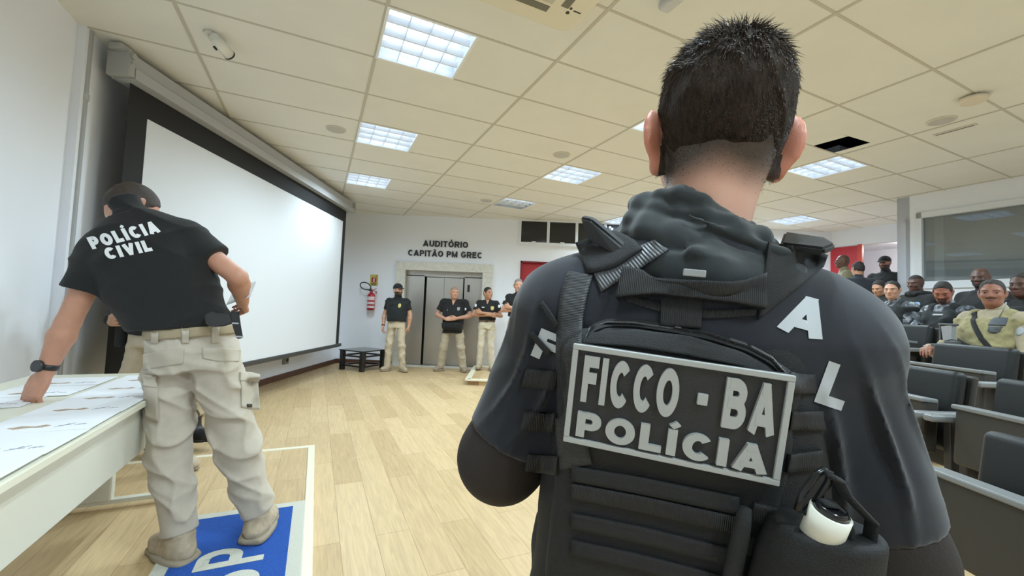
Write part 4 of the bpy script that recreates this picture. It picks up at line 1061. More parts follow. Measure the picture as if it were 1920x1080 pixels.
def boots(root, J, mt, sole, vox=.007, high=.10, name='boot'):
    s = J['s']
    for h in ('l', 'r'):
        a, t = J['an'+h], J['to'+h]; f = nrm(A_(t[0]-a[0], t[1]-a[1], 0)); x = A_(f[1], -f[0], 0); Q = np.stack([x, f, A_(0, 0, 1)], 1)
        z0 = a[2]-.085*s; b = A_(a[0], a[1], z0)
        S = Sdf(); S.bone(b+Q@A_(0, -.008, .055)*s, b+Q@A_(0, -.012, .06+high)*s, .050*s, .050*s, .02)
        S.ell(b+Q@A_(0, .04, .045)*s, A_(.047, .125, .044)*s, Q, .03, p=2.5); S.ell(b+Q@A_(0, .10, .040)*s, A_(.050, .075, .038)*s, Q, .03); S.bone(b+Q@A_(0, .01, .085)*s, b+Q@A_(0, .10, .055)*s, .040*s, .034*s, .03)
        S.cut(b+A_(0, 0, .022)*s, (0, 0, -1)); S.disp(folds(.002, 60, 5))
        bo = S.build(name, mt, root, vox)
        T = Sdf(); T.ell(b+Q@A_(0, -.012, .0135)*s, A_(.047, .072, .0140)*s, Q, .02, p=4); T.ell(b+Q@A_(0, .078, .0135)*s, A_(.052, .102, .0140)*s, Q, .02, p=4); T.build('sole', sole, bo, .006)
def belt(root, J, mt, z=.075, h=.02, g=.0, buckle=True, name='belt'):
    s = J['s']; fr = hip_frame(J); S = Sdf()
    S.loft([((0, 0, (z-h)*s), (.166+g)*s, (.116+g)*s), ((0, 0, (z+h)*s), (.164+g)*s, (.115+g)*s)], .005, fr=fr)
    b = S.build(name, mt, root, .007)
    if buckle:
        mb = MB(); c = fr[0]+fr[1]@A_(0, (.118+g)*s, z*s); mb.box(c, (.055, .012, .042), bev=.004); mb.build('buckle', C_metal, b)
    return b
def watch(root, J, h, mt=M_dark):
    a, b = J['el'+h], J['wr'+h]; d = nrm(b-a); c = b-d*.03; mb = MB()
    mb.cyl(c-d*.011, c+d*.011, .033*J['s'], n=18); w_ = mb.build('watch', mt, root)
    return w_
def patch(sk, root, name, c, w, h, mt, d=(0, -1, 0), shape='box', th=.004, n=4):
    """flat emblem laid on clothing, seen along d"""
    d = V(d).normalized(); x = V((0, 0, 1)).cross(-d).normalized(); y = (-d).cross(x).normalized(); c = V(c)
    def fn(u, v):
        a, b = u*2-1, v*2-1
        if shape == 'round': a, b = a*math.sqrt(max(0, 1-b*b/2)), b*math.sqrt(max(0, 1-a*a/2))
        if shape == 'vee': a = a*(.08+.92*v)
        if shape == 'shield': a = a*(1-.55*max(0, -b)**2)
        return c+x*a*w/2+y*b*h/2-d*.3
    return sk.drape(name, fn, d, n, n, th, mt, root)
# ------------------------------------------------------------------ men at the far wall
# man in cap and vest beside the lift
r_ = empty('person', (-2.16, 7.95, 0), (0, 0, pi-.10), 'person in black cap and black vest standing beside the low table', 'person')
J = joints(1.66, knl=(-.13, .02, .48), knr=(.12, .02, .48), anl=(-.15, -.02, .085), anr=(.15, -.02, .085), tol=(-.27, .10, 0), tor=(.20, .16, 0),
           ell=(-.25, -.02, 1.07), elr=(.255, -.02, 1.07), wrl=(-.235, -.02, .86), wrr=(.235, .07, .83))
hf = head_frame(J['hd'], .9, -.02)
bd = body(r_, J, hf, SK_LIGHT, [((J['wrr'], (-.1, .1, -1), (-1, 0, 0), -1), dict(curl=.6)), ((J['wrl'], (.1, -.1, -1), (1, 0, 0), 1), dict(curl=.4))], .98, 'full')
cap(r_, hf, .98)
sh = shirt(r_, J, C_black, .66, seed=3, hem=.088)
belt(r_, J, C_belt, g=.006)
trousers(r_, J, C_khaki, seed=4, amp=.009)
boots(r_, J, C_boot, C_sole)
S = Sdf(); torso(S, J, .03, .02, .04); S.cut(J['pel']+A_(0, 0, .46)*J['s'], (0, 0, 1)); S.disp(folds(.003, 25, 8))
for h in 'lr': S.bone(J['sh'+h]+A_(0, .06, .03)*A_(1, 1, 1)*.9-A_(J['sh'+h][0]*.35, 0, 0), J['sh'+h]*A_(.65, 1, 1)+A_(0, -.05, .035), .035, .035, .03)
ve = S.build('tactical_vest', C_vest, r_, .008)
sk = Skin(ve)
patch(sk, r_, 'badge', (-.085, 0, 1.24), .055, .085, PMAT_YELLOW, shape='round'); patch(sk, r_, 'name_strip', (.07, 0, 1.25), .11, .025, C_black)
watch(r_, J, 'r')
S = Sdf(); S.bone(J['nek']-A_(0, 0, .02), J['nek']+A_(0, .015, .07), .075, .066, .01); S.disp(folds(.004, 60, 2)); S.build('neck_gaiter', C_black, r_, .007)
c, Q = hf; mb = MB()
for s in (-1, 1):
    mb.tube([c+Q@A_(s*.031+.021*cos(a), .108-.006*abs(cos(a)), .003+.015*sin(a)) for a in np.linspace(0, 2*pi, 15)[:-1]], .0016, 6, closed=True)
    mb.tube([c+Q@A_(s*.052, .100, .006), c+Q@A_(s*.080, .0, .004)], .0018, 6)
mb.tube([c+Q@A_(-.011, .108, .005), c+Q@A_(.011, .108, .005)], .0016, 6)
mb.build('eyeglasses', C_metal, r_)

# bald man with clasped hands in front of the lift
r_ = empty('person', (-1.12, 8.22, 0), (0, 0, pi-.08), 'person in black vest, hands clasped above a waist pouch before the lift doors', 'person')
J = joints(1.66, knl=(-.17, .03, .48), knr=(.17, .03, .48), anl=(-.225, -.02, .085), anr=(.225, -.02, .085), tol=(-.30, .14, 0), tor=(.31, .13, 0), hil=(-.10, 0, .88), hir=(.10, 0, .88),
           shl=(-.205, -.01, 1.335), shr=(.205, -.01, 1.335), ell=(-.335, .02, 1.09), elr=(.335, .02, 1.09), wrl=(-.10, .235, 1.04), wrr=(.10, .24, 1.02))
hf = head_frame(J['hd']+A_(0, .02, 0), .45, .0)
S0 = lambda P: (lambda q: (q[:, 2] > .045) & (q[:, 1] < .075))((P-hf[0])@hf[1])
bd = body(r_, J, hf, SK_LIGHT, [((J['wrr'], (-1, .15, .02), (0, -1, -.2), -1), dict(curl=.5)), ((J['wrl'], (1, .25, -.12), (0, -1, .2), 1), dict(curl=.7))], 1.02, None, fat=1.08, hair_mat=M_stub, paint=(M_stub, lambda P: ((P-hf[0])@hf[1])[:, 2] > .062))
sh = shirt(r_, J, C_black, .66, belly=.055, hem=-.17, seed=5, g=.034, sleeve_r=.078, wide=1.08)
trousers(r_, J, C_olive, seed=6, amp=.008, r=(.105, .085, .078))
boots(r_, J, mat('boot_brown', (.30, .23, .16), .8, bump=.4, bscale=150), C_sole)
S = Sdf(); torso(S, J, .036, .06, .02, 1.06); S.cut(J['pel']+A_(0, 0, .40)*J['s'], (0, 0, 1)); ve = S.build('tactical_vest', C_black, r_, .008)
S = Sdf(); S.ell((0, .155, .885), (.20, .075, .085), None, .02, p=3); S.ell((0, .20, .90), (.13, .05, .06), None, .02, p=3); S.disp(folds(.004, 30, 4)); pk = S.build('waist_pouch', C_black, r_, .008)
sk = Skin(ve, sh)
patch(Skin(sh), r_, 'open_neck', (0, 0, 1.345), .085, .10, SK_LIGHT, shape='vee', th=.003, n=6)
patch(sk, r_, 'badge', (-.115, 0, 1.22), .055, .065, PMAT_GREY, shape='shield'); patch(sk, r_, 'sleeve_flag', (-.24, 0, 1.22), .03, .045, PMAT_WHITE); patch(sk, r_, 'zip_pull', (.10, 0, 1.19), .012, .025, PMAT_GREY)

# dark-haired man with folded arms on the corner platform
def crossed(S): pass
r_ = empty('person', (-.45, 7.98, .1), (0, 0, pi-.05), 'person with folded arms and yellow badge on the corner platform', 'person')
J = joints(1.56, ell=(-.265, .05, 1.02), elr=(.265, .05, 1.02), wrl=(.10, .20, 1.07), wrr=(-.09, .185, 1.03), anl=(-.12, -.02, .085), anr=(.12, -.02, .085))
hf = head_frame(J['hd'], .75, -.06)
bd = body(r_, J, hf, SK_TAN, [((J['wrl'], (.9, -.25, .25), (0, -1, 0), 1), dict(curl=.5)), ((J['wrr'], (-.9, -.25, -.1), (0, -1, 0), -1), dict(curl=.5))], .98)
hair(r_, hf, .98, M_hair, vol=.003)
sh = shirt(r_, J, C_black, .62, seed=7, hem=.088, sleeve_r=.072, g=.018)
belt(r_, J, mat('belt_brown', (.16, .10, .06), .6), g=.008)
trousers(r_, J, cloth('trousers_cream', (.60, .53, .40), .05), seed=8, amp=.009)
boots(r_, J, C_boot, C_sole)
sk = Skin(sh, bd)
patch(Skin(sh), r_, 'open_neck', (0, 0, 1.275), .07, .085, SK_TAN, shape='vee', th=.003, n=6)
patch(sk, r_, 'badge', (-.10, 0, 1.155), .06, .075, PMAT_YELLOW, shape='shield'); patch(sk, r_, 'name_strip', (.075, 0, 1.17), .055, .018, PMAT_WHITE)
for s in (-1, 1): patch(sk, r_, 'sleeve_flag', (s*.225, 0, 1.20), .04, .055, PMAT_WHITE)
# grey-haired man before the red door
r_ = empty('person', (.12, 7.55, .1), (0, 0, pi-.35), 'person in black shirt with folded arms before the red door, half hidden', 'person')
J = joints(1.72, ell=(-.27, .06, 1.13), elr=(.27, .06, 1.13), wrl=(.09, .21, 1.19), wrr=(-.08, .20, 1.15))
hf = head_frame(J['hd'], .35, .0)
bd = body(r_, J, hf, SK_LIGHT, [((J['wrl'], (.9, -.25, .25), (0, -1, 0), 1), dict(curl=.5)), ((J['wrr'], (-.9, -.25, -.1), (0, -1, 0), -1), dict(curl=.5))], 1., None, paint=(M_stub, lambda P: ((P-np.array(hf[0]))@hf[1])[:, 2] > 1), hair_mat=M_stub)
hair(r_, hf, 1., mat('hair_grey', (.22, .20, .19), .8, bump=.5, bscale=400), vol=.004)
sh = shirt(r_, J, C_black, .62, seed=9, hem=.088, sleeve_r=.072)
trousers(r_, J, C_khaki, seed=10); boots(r_, J, C_boot, C_sole)
patch(Skin(sh), r_, 'sleeve_flag', (.24, 0, 1.33), .035, .05, PMAT_WHITE)
# ------------------------------------------------------------------ audience on the stepped rows
def seated(x, y, fz, label, skin, mt, yaw=.3, pitch=0., H=1.75, beard=None, hr=M_hair, lips=None, vest=None, sleeve=1.92, hands=((-.16, .36, .62), (.16, .36, .62)), rz=pi/2, tmt=None, vox=.0055, hvol=.002, elb=(.27, .12, .62), lean=0., bald=None):
    o = empty('person', (x, y, fz), (0, 0, rz), label, 'person')
    s = H/1.75
    J = joints(H, pel=(0, 0, .52*s), nek=(0, -.03+lean, 1.0*s), hd=(0, .010+lean*1.25, 1.138*s), shl=(-.182*s, -.02+lean, .93*s), shr=(.182*s, -.02+lean, .93*s), ell=(-elb[0], elb[1]+lean, elb[2]), elr=(elb[0], elb[1]+lean, elb[2]), wrl=hands[0], wrr=hands[1],
               hil=(-.10, .04, .50*s), hir=(.10, .04, .50*s), knl=(-.14, .42, .52*s), knr=(.14, .42, .52*s), anl=(-.13, .44, .09), anr=(.13, .44, .09), tol=(-.15, .60, 0), tor=(.15, .60, 0))
    hf = head_frame(J['hd'], yaw, pitch)
    pa = (bald, lambda P: ((P-hf[0])@hf[1])[:, 2] > .055) if bald else None
    b = body(o, J, hf, skin, [((J['wrl'], (.5, .8, -.1), (.1, 0, -1), 1), dict(curl=.4)), ((J['wrr'], (-.5, .8, -.1), (-.1, 0, -1), -1), dict(curl=.4))], .87, beard, ears=.75, vox=vox, lips=lips, paint=pa)
    if hr: hair(o, hf, .87, hr, vol=hvol)
    sh = shirt(o, J, mt, sleeve, seed=int(abs(x*31+y*17)) % 97, hem=-.02, g=.02, collar=False)
    S = Sdf(); fr = torso_frame(J); S.bone(J['nek']-fr[1][:, 2]*.03, J['nek']+fr[1]@A_(0, .006, .018), .070*s, .060*s, .012); S.build('collar', mt, sh, .007)
    trousers(o, J, tmt or mt, seed=4, amp=.006); boots(o, J, C_bootblk, C_bootblk, vox=.01)
    if vest:
        S = Sdf(); torso(S, J, .036, .03, .06); fr = torso_frame(J); S.cut(J['nek']-fr[1][:, 2]*.05, fr[1][:, 2], .02)
        for h in 'lr':
            m_ = J['nek']+(J['sh'+h]-J['nek'])*.58; S.bone(m_+A_(0, .105, -.10), m_+A_(0, .03, .018), .045, .042, .03); S.bone(m_+A_(0, .03, .018), m_+A_(0, -.08, -.03), .042, .042, .03)
        S.disp(folds(.004, 40, 6)); vest = S.build('tactical_vest', vest, o, .008)
    return o, J, hf, sh, vest, b
def RX(i): return ROWX[i]-.19
# officer in the yellow-green vest
o, J, hf, sh, ve, bd = seated(RX(3), 3.08, rowz(3), 'seated person in tan uniform and yellow-green vest with a sling', SK_BROWN, C_tanu, .62, 0, 1.74, 'moustache', M_hair, M_lipd, C_yel, 1.9, hands=((-.20, .30, .63), (.24, .24, .70)), vox=.006, elb=(.30, .10, .66))
sk = Skin(ve, sh)
def strip(sk, root, name, pts, w, mt, th=.006, d=(0, -1, 0)):
    P_ = np.array(pts, float); L_ = np.r_[0, np.cumsum(np.linalg.norm(np.diff(P_, axis=0), axis=1))]; L_ /= L_[-1]
    def fn(u, v):
        p = np.array([np.interp(u, L_, P_[:, i]) for i in (0, 1)]); q = np.array([np.interp(min(1, u+.02), L_, P_[:, i]) for i in (0, 1)])-np.array([np.interp(max(0, u-.02), L_, P_[:, i]) for i in (0, 1)])
        n = np.array([-q[1], q[0]])/(np.linalg.norm(q)+1e-9); p = p+n*w*(v-.5)
        return (p[0], .6, p[1])
    return sk.drape(name, fn, d, 20, 3, th, mt, root)
strip(sk, o, 'sling', [(.09, .99), (.03, .90), (-.05, .80), (-.14, .70)], .028, C_black)
strip(sk, o, 'sling', [(.13, .78), (.0, .735), (-.15, .70)], .02, C_black)
patch(sk, o, 'radio_patch', (-.105, 0, .925), .085, .06, mat('patch_slate', (.07, .08, .095), .7), n=5); patch(sk, o, 'badge', (-.105, 0, .865), .07, .05, mat('badge_dark', (.05, .055, .06), .6, var=.5, vscale=60), shape='shield', n=5)
patch(Skin(sh), o, 'sleeve_badge', (-.215, 0, .86), .045, .06, PMAT_GREY, shape='round')
mb = MB(); mb.tube([(-.13, .115, .95), (-.175, .125, 1.03), (-.18, .12, 1.06)], .004, 6); mb.build('radio_antenna', PMAT_GREY, o)
rf = empty('rifle', o.matrix_basis @ V((.10, .235, .80)), (0, 0, pi/2), 'grey stocked short rifle slung over the yellow-green vest', 'rifle')
M_gun = mat('gun_grey', (.10, .105, .11), .45, .3); M_gunl = mat('gun_light', (.34, .35, .37), .4, .3)
mb = MB(); mb.hexa([(.035, -.015, .075), (-.045, -.015, .085), (-.04, -.015, -.02), (.02, -.015, -.035)], [(.035, .02, .075), (-.045, .02, .085), (-.04, .02, -.02), (.02, .02, -.035)]); mb.build('stock_plate', M_gunl, rf)
mb = MB(); mb.box((0, 0, .09), (.115, .045, .016), bev=.003); mb.box((.045, 0, .03), (.012, .04, .12), bev=.003); mb.box((-.03, .0, -.06), (.09, .04, .06), bev=.006); mb.tube([(-.03, 0, -.03), (-.06, 0, -.09), (-.02, 0, -.16)], .02, 8); mb.box((.07, 0, -.075), (.10, .03, .025), bev=.004); mb.cyl((.10, 0, -.075), (.19, 0, -.09), .009); mb.build('receiver', M_gun, rf)
# others
o, J, hf, sh, ve, bd = seated(RX(4), 4.66, rowz(4), 'seated person in grey camouflage and black vest facing ahead beside the near sleeve', SK_LIGHT, C_camo, .55, .05, 1.74, None, M_hair, None, C_vest, elb=(.235, .06, .60), hands=((-.10, .26, .50), (.10, .26, .50)))
o, J, hf, sh, ve, bd = seated(RX(5), 5.06, rowz(5), 'seated person in black hooded jacket with round blue badge looking left', SK_DARK, C_black, .25, .12, 1.74, None, None, M_lipd, None, 1.92, bald=mat('hair_shaved_black', (.02, .013, .011), .8))
patch(Skin(sh), o, 'badge', (-.10, 0, .865), .075, .075, PMAT_BLUE, shape='round', n=6)
S = Sdf()
for a in np.linspace(0, 2*pi, 13)[:-1]: S.bone(J['nek']+A_(.10*cos(a), .09*sin(a), .01), J['nek']+A_(.10*cos(a+.53), .09*sin(a+.53), .01), .034, .034, .02)
S.disp(folds(.005, 40, 3)); S.build('hood', C_black, o, .008)
o, J, hf, sh, ve, bd = seated(RX(4), 4.05, rowz(4), 'seated person in black vest over grey camouflage, looking down beside the yellow-green vest', SK_RED, C_camo, .62, .42, 1.66, 'goatee', M_hair, M_lipd, C_vest, 1.45, hands=((-.02, .30, .58), (.05, .28, .61)), lean=.05)
patch(Skin(ve), o, 'chest_strip', (-.02, 0, .86), .10, .016, PMAT_GREY)
o, J, hf, sh, ve, bd = seated(RX(5), 4.36, rowz(5), 'person in plain black seated in the back row right behind the yellow-green vest', SK_DARK, C_black, .45, .05, 1.76, 'full', None, M_lipd)
o, J, hf, sh, ve, bd = seated(RX(4), 3.47, rowz(4), 'person in black vest with shoulder microphone, cut off by the right edge', SK_DARK, C_black, .25, .05, 1.72, None, M_hair, M_lipd, C_vest)
mb = MB(); mb.cyl((.07, .13, 1.03), (.075, .14, 1.11), .026, .034, n=14); mb.tube([(.07, .13, 1.03), (.08, .13, .95), (.09, .12, .88)], .006, 6); mb.build('shoulder_microphone', M_dark, o)
o, J, hf, sh, ve, bd = seated(RX(5)+.05, 5.62, rowz(5), 'person in plain black seated low in the back row under the black cap', SK_TAN, C_black, .3, .3, 1.70, None, M_hair)
# standing at the back
def stander(x, y, fz, label, skin, mt, rz, yaw=0, pitch=0, H=1.75, hr=M_hair, capm=None, tm=None, beard=None, lips=None):
    o = empty('person', (x, y, fz), (0, 0, rz), label, 'person'); J = joints(H); hf = head_frame(J['hd'], yaw, pitch)
    body(o, J, hf, skin, [((J['wrl'], (.1, .2, -1), (1, 0, 0), 1), {}), ((J['wrr'], (-.1, .2, -1), (-1, 0, 0), -1), {})], .9, beard, lips=lips, ears=.75)
    if hr: hair(o, hf, .9, hr, vol=.003)
    if capm: cap(o, hf, .9, capm)
    sh = shirt(o, J, mt, .7 if mt is C_black else 1.9, seed=int(x*10), hem=.02); trousers(o, J, tm or mt, seed=9); boots(o, J, C_bootblk, C_bootblk)
    return o, J, hf, sh
z5 = rowz(5)
o, J, hf, sh = stander(5.33, 6.70, z5, 'person in olive uniform standing in profile before the red door leaf', SK_DARK, C_oliv, R(62), 0, 0, 1.74, None, lips=M_lipd)
o, J, hf, sh = stander(5.15, 6.2, z5, 'person in dark blue shirt standing with back turned, right of the red leaf', SK_TAN, C_navy, R(-20), .2, .05, 1.55)
o, J, hf, sh = stander(6.02, 6.72, z5, 'person in black cap and black shirt standing at the white pillar', SK_BROWN, C_black, R(115), 0, .1, 1.74, None, C_black, beard='full')
# red leaf and lit ceiling of the passage behind them
rdl = struct(empty('door_3', G(BX+.05, 4.9, z5)))
mb = MB(); p_ = [(BX-.02, 4.62), (BX+.03, 4.62), (BX+.03, 5.7), (BX-.02, 5.7)]
mb.hexa([G(x, y, z5)-rdl.location for x, y in p_], [G(x, y, 2.80)-rdl.location for x, y in p_]); mb.build('door_leaf', M_red, rdl)
mb = MB(); p_ = [(BX-.03, 4.56), (BX+.04, 4.56), (BX+.04, 4.64), (BX-.03, 4.64)]
mb.hexa([G(x, y, z5)-rdl.location for x, y in p_], [G(x, y, 2.82)-rdl.location for x, y in p_]); mb.build('frame', mat('red_orange_frame', (.5, .04, .02), .45), rdl)
pl_ = empty('passage_lamp', G(BX+1.0, 4.1, 2.94), (0, 0, GA), 'lit lamp in the passage ceiling behind the person in a black cap', 'ceiling lamp')
mb = MB(); mb.box((0, 0, 0), (.6, .3, .02)); mb.build('diffuser', mat('passage_glow', (1, 1, 1), .5, emit=(.9, .96, 1), es=6), pl_)
ld = bpy.data.lights.new('passage_light', 'POINT'); ld.energy = 18; ld.color = (1, .97, .92); ld.shadow_soft_size = 0
l = bpy.data.objects.new('passage_light', ld); COL.objects.link(l); l.parent = pl_; l.location = (0, 0, -.12)
# ------------------------------------------------------------------ man bending over the papers table
FR = empty('person', (-1.42, 2.0, PH), label='person in black polo with white back lettering and sand trousers, leaning over the table', cat='person')
F0 = np.array(FR.location)
def fp(px, py, Y): return np.array(at(px, py, Y))-F0
J = joints(1.86, pel=fp(362, 655, 1.96), nek=fp(246, 404, 1.88), hd=fp(250, 393, 2.0), shl=fp(192, 474, 1.84), shr=fp(348, 444, 1.95), ell=fp(128, 604, 1.80), elr=fp(446, 520, 1.98), wrl=fp(84, 700, 1.77), wrr=fp(455, 566, 2.14),
           hil=fp(322, 700, 1.96), hir=fp(410, 695, 2.0), knl=fp(318, 850, 1.95), knr=fp(448, 845, 2.06), anl=fp(338, 1000, 1.94), anr=fp(484, 968, 2.12), tol=fp(284, 1012, 2.03), tor=fp(512, 950, 2.34))
J['anl'][2] = .085*J['s']; J['anr'][2] = .10*J['s']; J['tol'][2] = J['tor'][2] = 0
J['lev'] = .75
hf = head_frame(J['hd'], -.55, .55, -.25)
bd = body(FR, J, hf, skinmat('skin_ruddy', (.50, .25, .165)), [((J['wrl'], fp(46, 768, 1.73)-J['wrl'], (.10, 1, -.25), 1), dict(curl=[.50, .52, .55, .62], sc=1.12, spread=.03, thumb=.35)), ((J['wrr'], (-.35, .75, -.25), (-.6, -.5, -.3), -1), dict(curl=.5, sc=1.0))], 1.02, None, vox=.006)
hair(FR, hf, 1.02, M_hairb, vol=.005, nape=(-.092, -.072))
sh = shirt(FR, J, C_black, .56, g=.018, hem=.098, amp=.009, seed=41, wide=1.06, vox=.006, sleeve_r=.076)
tr = trousers(FR, J, C_sand, vox=.006, amp=.010, seed=42, r=(.102, .086, .070), waist=.085, hem=-.02)
bt = belt(FR, J, C_belt, z=.078, h=.021, g=.004, buckle=False)
boots(FR, J, C_boot, C_sole, vox=.005, high=.05)
watch(FR, J, 'l')
w_ = [o for o in FR.children if o.name.startswith('watch')][0]
a_, b_ = J['ell'], J['wrl']; d_ = nrm(b_-a_); cpt = b_-d_*.03; tow = nrm(-cpt-F0+A_(0, 0, 1.25)); tow = nrm(tow-d_*(tow@d_)+A_(-.8, 0, .1)); tow = nrm(tow-d_*(tow@d_))
mb = MB(); mb.cyl(cpt+tow*.030, cpt+tow*.044, .024, n=24); mb.build('dial', mat('watch_dial', (.05, .05, .055), .25, .3), w_)
skT = Skin(tr); skS = Skin(sh); skB = Skin(tr, bt)
# polo lettering
def world_letter(txt, px, py, Y, wpx, hpx, rot, skin, root, parent, t=.29, m_=None, edge=.014):
    inv = root.matrix_basis.inverted(); o = inv @ at(px, py, Y); c0 = inv @ V((0, 0, CAM_H)); d = (o-c0).normalized(); o2 = o-d*.35
    z = -d; y = (V((0, 0, 1))-z*z.z).normalized(); x = y.cross(z); k = (o2-c0).length/FPX*math.sqrt(1+((px-960)/FPX)**2)*0+(o2-c0).dot((inv.to_3x3() @ fw))/FPX
    sk_ = 1/math.sqrt(1+((px-960)/FPX)**2)
    me = text_mesh(txt, hpx*k, t, 0, wide=wpx*k*sk_); mw = M.Identity(4)
    for i in range(3): mw[i][0] = x[i]; mw[i][1] = y[i]; mw[i][2] = z[i]; mw[i][3] = o2[i]
    return skin.letter('shirt_lettering', me, mw @ M.Rotation(rot, 4, 'Z'), d, .004, m_, parent, edge)
M_prt = mat('print_white', (.80, .81, .83), .7)
world_letter('POLÍCIA', 233, 440, 1.85, 156, 25, R(27), skS, FR, sh, m_=M_prt); world_letter('CIVIL', 240, 468, 1.85, 100, 24, R(22), skS, FR, sh, m_=M_prt)
# collar roll
S = Sdf(); c_, Q_ = hf; fr = torso_frame(J); S.bone(J['nek']-fr[1][:, 2]*.01, J['nek']+fr[1]@A_(0, .012, .012), .070, .062, .01); S.disp(folds(.002, 50, 4)); S.build('collar', C_black, sh, .006)
# pockets, loops, tag
C_sand2 = mat('trousers_sand_flap', (.47, .42, .345), .9)
def pband(*a): return band(*a)
def lin(pts):
    P_ = np.array(pts, float); L_ = np.r_[0, np.cumsum(np.linalg.norm(np.diff(P_, axis=0), axis=1))]; L_ /= L_[-1]
    return lambda t: np.array([np.interp(t, L_, P_[:, 0]), np.interp(t, L_, P_[:, 1])])
def band(a, b):
    A, B = lin(a), lin(b)
    return lambda u, v: tuple(A(u)*(1-v)+B(u)*v)
for nm, a, b, th in (('back_pocket_flap', [(268, 664), (300, 658), (346, 654)], [(268, 694), (300, 689), (343, 682)], .003), ('back_pocket_flap', [(378, 652), (410, 652), (452, 655)], [(380, 672), (410, 678), (448, 678)], .003),
                     ('cargo_pocket_flap', [(449, 698), (470, 697), (488, 702)], [(449, 714), (470, 716), (486, 716)], .008), ('cargo_pocket', [(451, 712), (470, 714), (484, 716)], [(452, 764), (470, 767), (488, 768)], .005),
                     ('cargo_pocket', [(272, 715), (284, 716), (296, 718)], [(276, 782), (286, 788), (298, 790)], .013), ('cargo_pocket_flap', [(270, 702), (284, 702), (294, 704)], [(271, 724), (284, 727), (296, 728)], .016)):
    skT.drape_px(nm, band(a, b), FR, 14, 10, th, C_sand2, tr, smooth=2)
skT.drape_px('brand_tag', band([(462, 758), (470, 758)], [(462, 764), (470, 764)]), FR, 3, 2, .009, M_dark, tr)
for x in (284, 341, 397): skB.drape_px('belt_loop', band([(x, 614), (x+14, 614)], [(x, 644), (x+13, 644)]), FR, 4, 8, .006, C_sand2, tr)
# holster with pistol on the right hip
ho = empty('holster'); ho.parent = FR; ho.location = fp(442, 612, 1.86)
def hp(px, py, Y): return V(fp(px, py, Y))-ho.location
M_poly = mat('holster_black', (.014, .014, .015), .42, bump=.2, bscale=500)
mb = MB()
Pq = [(432, 583), (448, 584), (452, 612), (456, 634), (444, 636), (436, 612)]
mb.hexa([hp(x, y, 1.865) for x, y in Pq], [hp(x, y, 1.835) for x, y in Pq]); bmesh.ops.bevel(mb.bm, geom=list(mb.bm.edges), offset=.004, segments=2, affect='EDGES'); mb.build('shell', M_poly, ho)
mb = MB(); Pq = [(384, 590), (398, 583), (414, 590), (432, 586), (438, 606), (420, 612), (400, 613), (386, 609)]
mb.hexa([hp(x, y, 1.865) for x, y in Pq], [hp(x, y, 1.838) for x, y in Pq]); bmesh.ops.bevel(mb.bm, geom=list(mb.bm.edges), offset=.005, segments=3, affect='EDGES'); mb.build('pistol_grip', mat('grip_black', (.022, .022, .023), .4, bump=.3, bscale=400), ho)
mb = MB(); mb.box(hp(442, 606, 1.832), (.028, .008, .006)); mb.box(hp(447, 631, 1.832), (.03, .008, .006)); mb.build('clip_screws', mat('screw_metal', (.5, .5, .5), .3, .9), ho)
# sheet held in his right hand
o = empty('paper_sheet', at(452, 552, 2.16), label='white sheet held in the right hand of the leaning person', cat='paper')
L0_ = o.location; mb = MB(); a = [at(424, 572, 2.12)-L0_, at(470, 556, 2.05)-L0_, at(481, 527, 2.30)-L0_, at(437, 545, 2.37)-L0_]
mb.hexa([p-V((0, 0, .0008)) for p in a], [p+V((0, 0, .0008)) for p in a]); mb.build('page', M_pap, o)

# ------------------------------------------------------------------ two men behind him
r_ = empty('person', (-2.50, 2.98, PH), (0, 0, pi), 'person in black shirt and khaki trousers standing hidden behind the leaning person', 'person')
J = joints(1.66, anl=(-.25, .02, .085), anr=(.22, -.02, .085), knl=(-.18, .03, .48), knr=(.16, .03, .48), tol=(-.42, .10, 0), tor=(.28, .14, 0), ell=(-.24, -.02, 1.08), elr=(.34, -.06, 1.08), wrl=(-.22, .12, .9), wrr=(.22, .13, 1.0))
hf = head_frame(J['hd'], .2, .2)
body(r_, J, hf, SK_TAN, [((J['wrl'], (.1, .5, -1), (1, 0, 0), 1), {}), ((J['wrr'], (-.8, .5, 0), (0, -1, 0), -1), {})]); hair(r_, hf)
shirt(r_, J, C_black, 1.95, seed=51, hem=.0, g=.02); trousers(r_, J, C_khaki, seed=52); boots(r_, J, C_boot, C_sole)
S = Sdf(); S.box((.195, .03, .90), (.030, .06, .085), None, .015); S.bone((.20, .06, .95), (.22, .0, 1.02), .02, .018); S.build('belt_holster', C_black, r_, .006)
r_ = empty('person', (-2.80, 3.40, PH), (0, 0, -pi/2), 'person in tan camouflage trousers and black boots glimpsed past the leaning person', 'person')
J = joints(1.66, anl=(-.10, .24, .085), anr=(.12, .12, .085), knl=(-.10, .20, .50), knr=(.11, .12, .50), tol=(-.10, .44, 0), tor=(.13, .32, 0), hil=(-.09, .04, .9), hir=(.09, .04, .9))
hf = head_frame(J['hd'], 0, .2)
body(r_, J, hf, SK_TAN, [((J['wrl'], (0, .3, -1), (1, 0, 0), 1), {}), ((J['wrr'], (0, .3, -1), (-1, 0, 0), -1), {})]); hair(r_, hf)
shirt(r_, J, C_black, .6, seed=53, hem=.05); trousers(r_, J, C_camot, seed=54, amp=.010, hem=-.10, r=(.09, .075, .062)); boots(r_, J, C_bootblk, C_bootblk, high=.15)
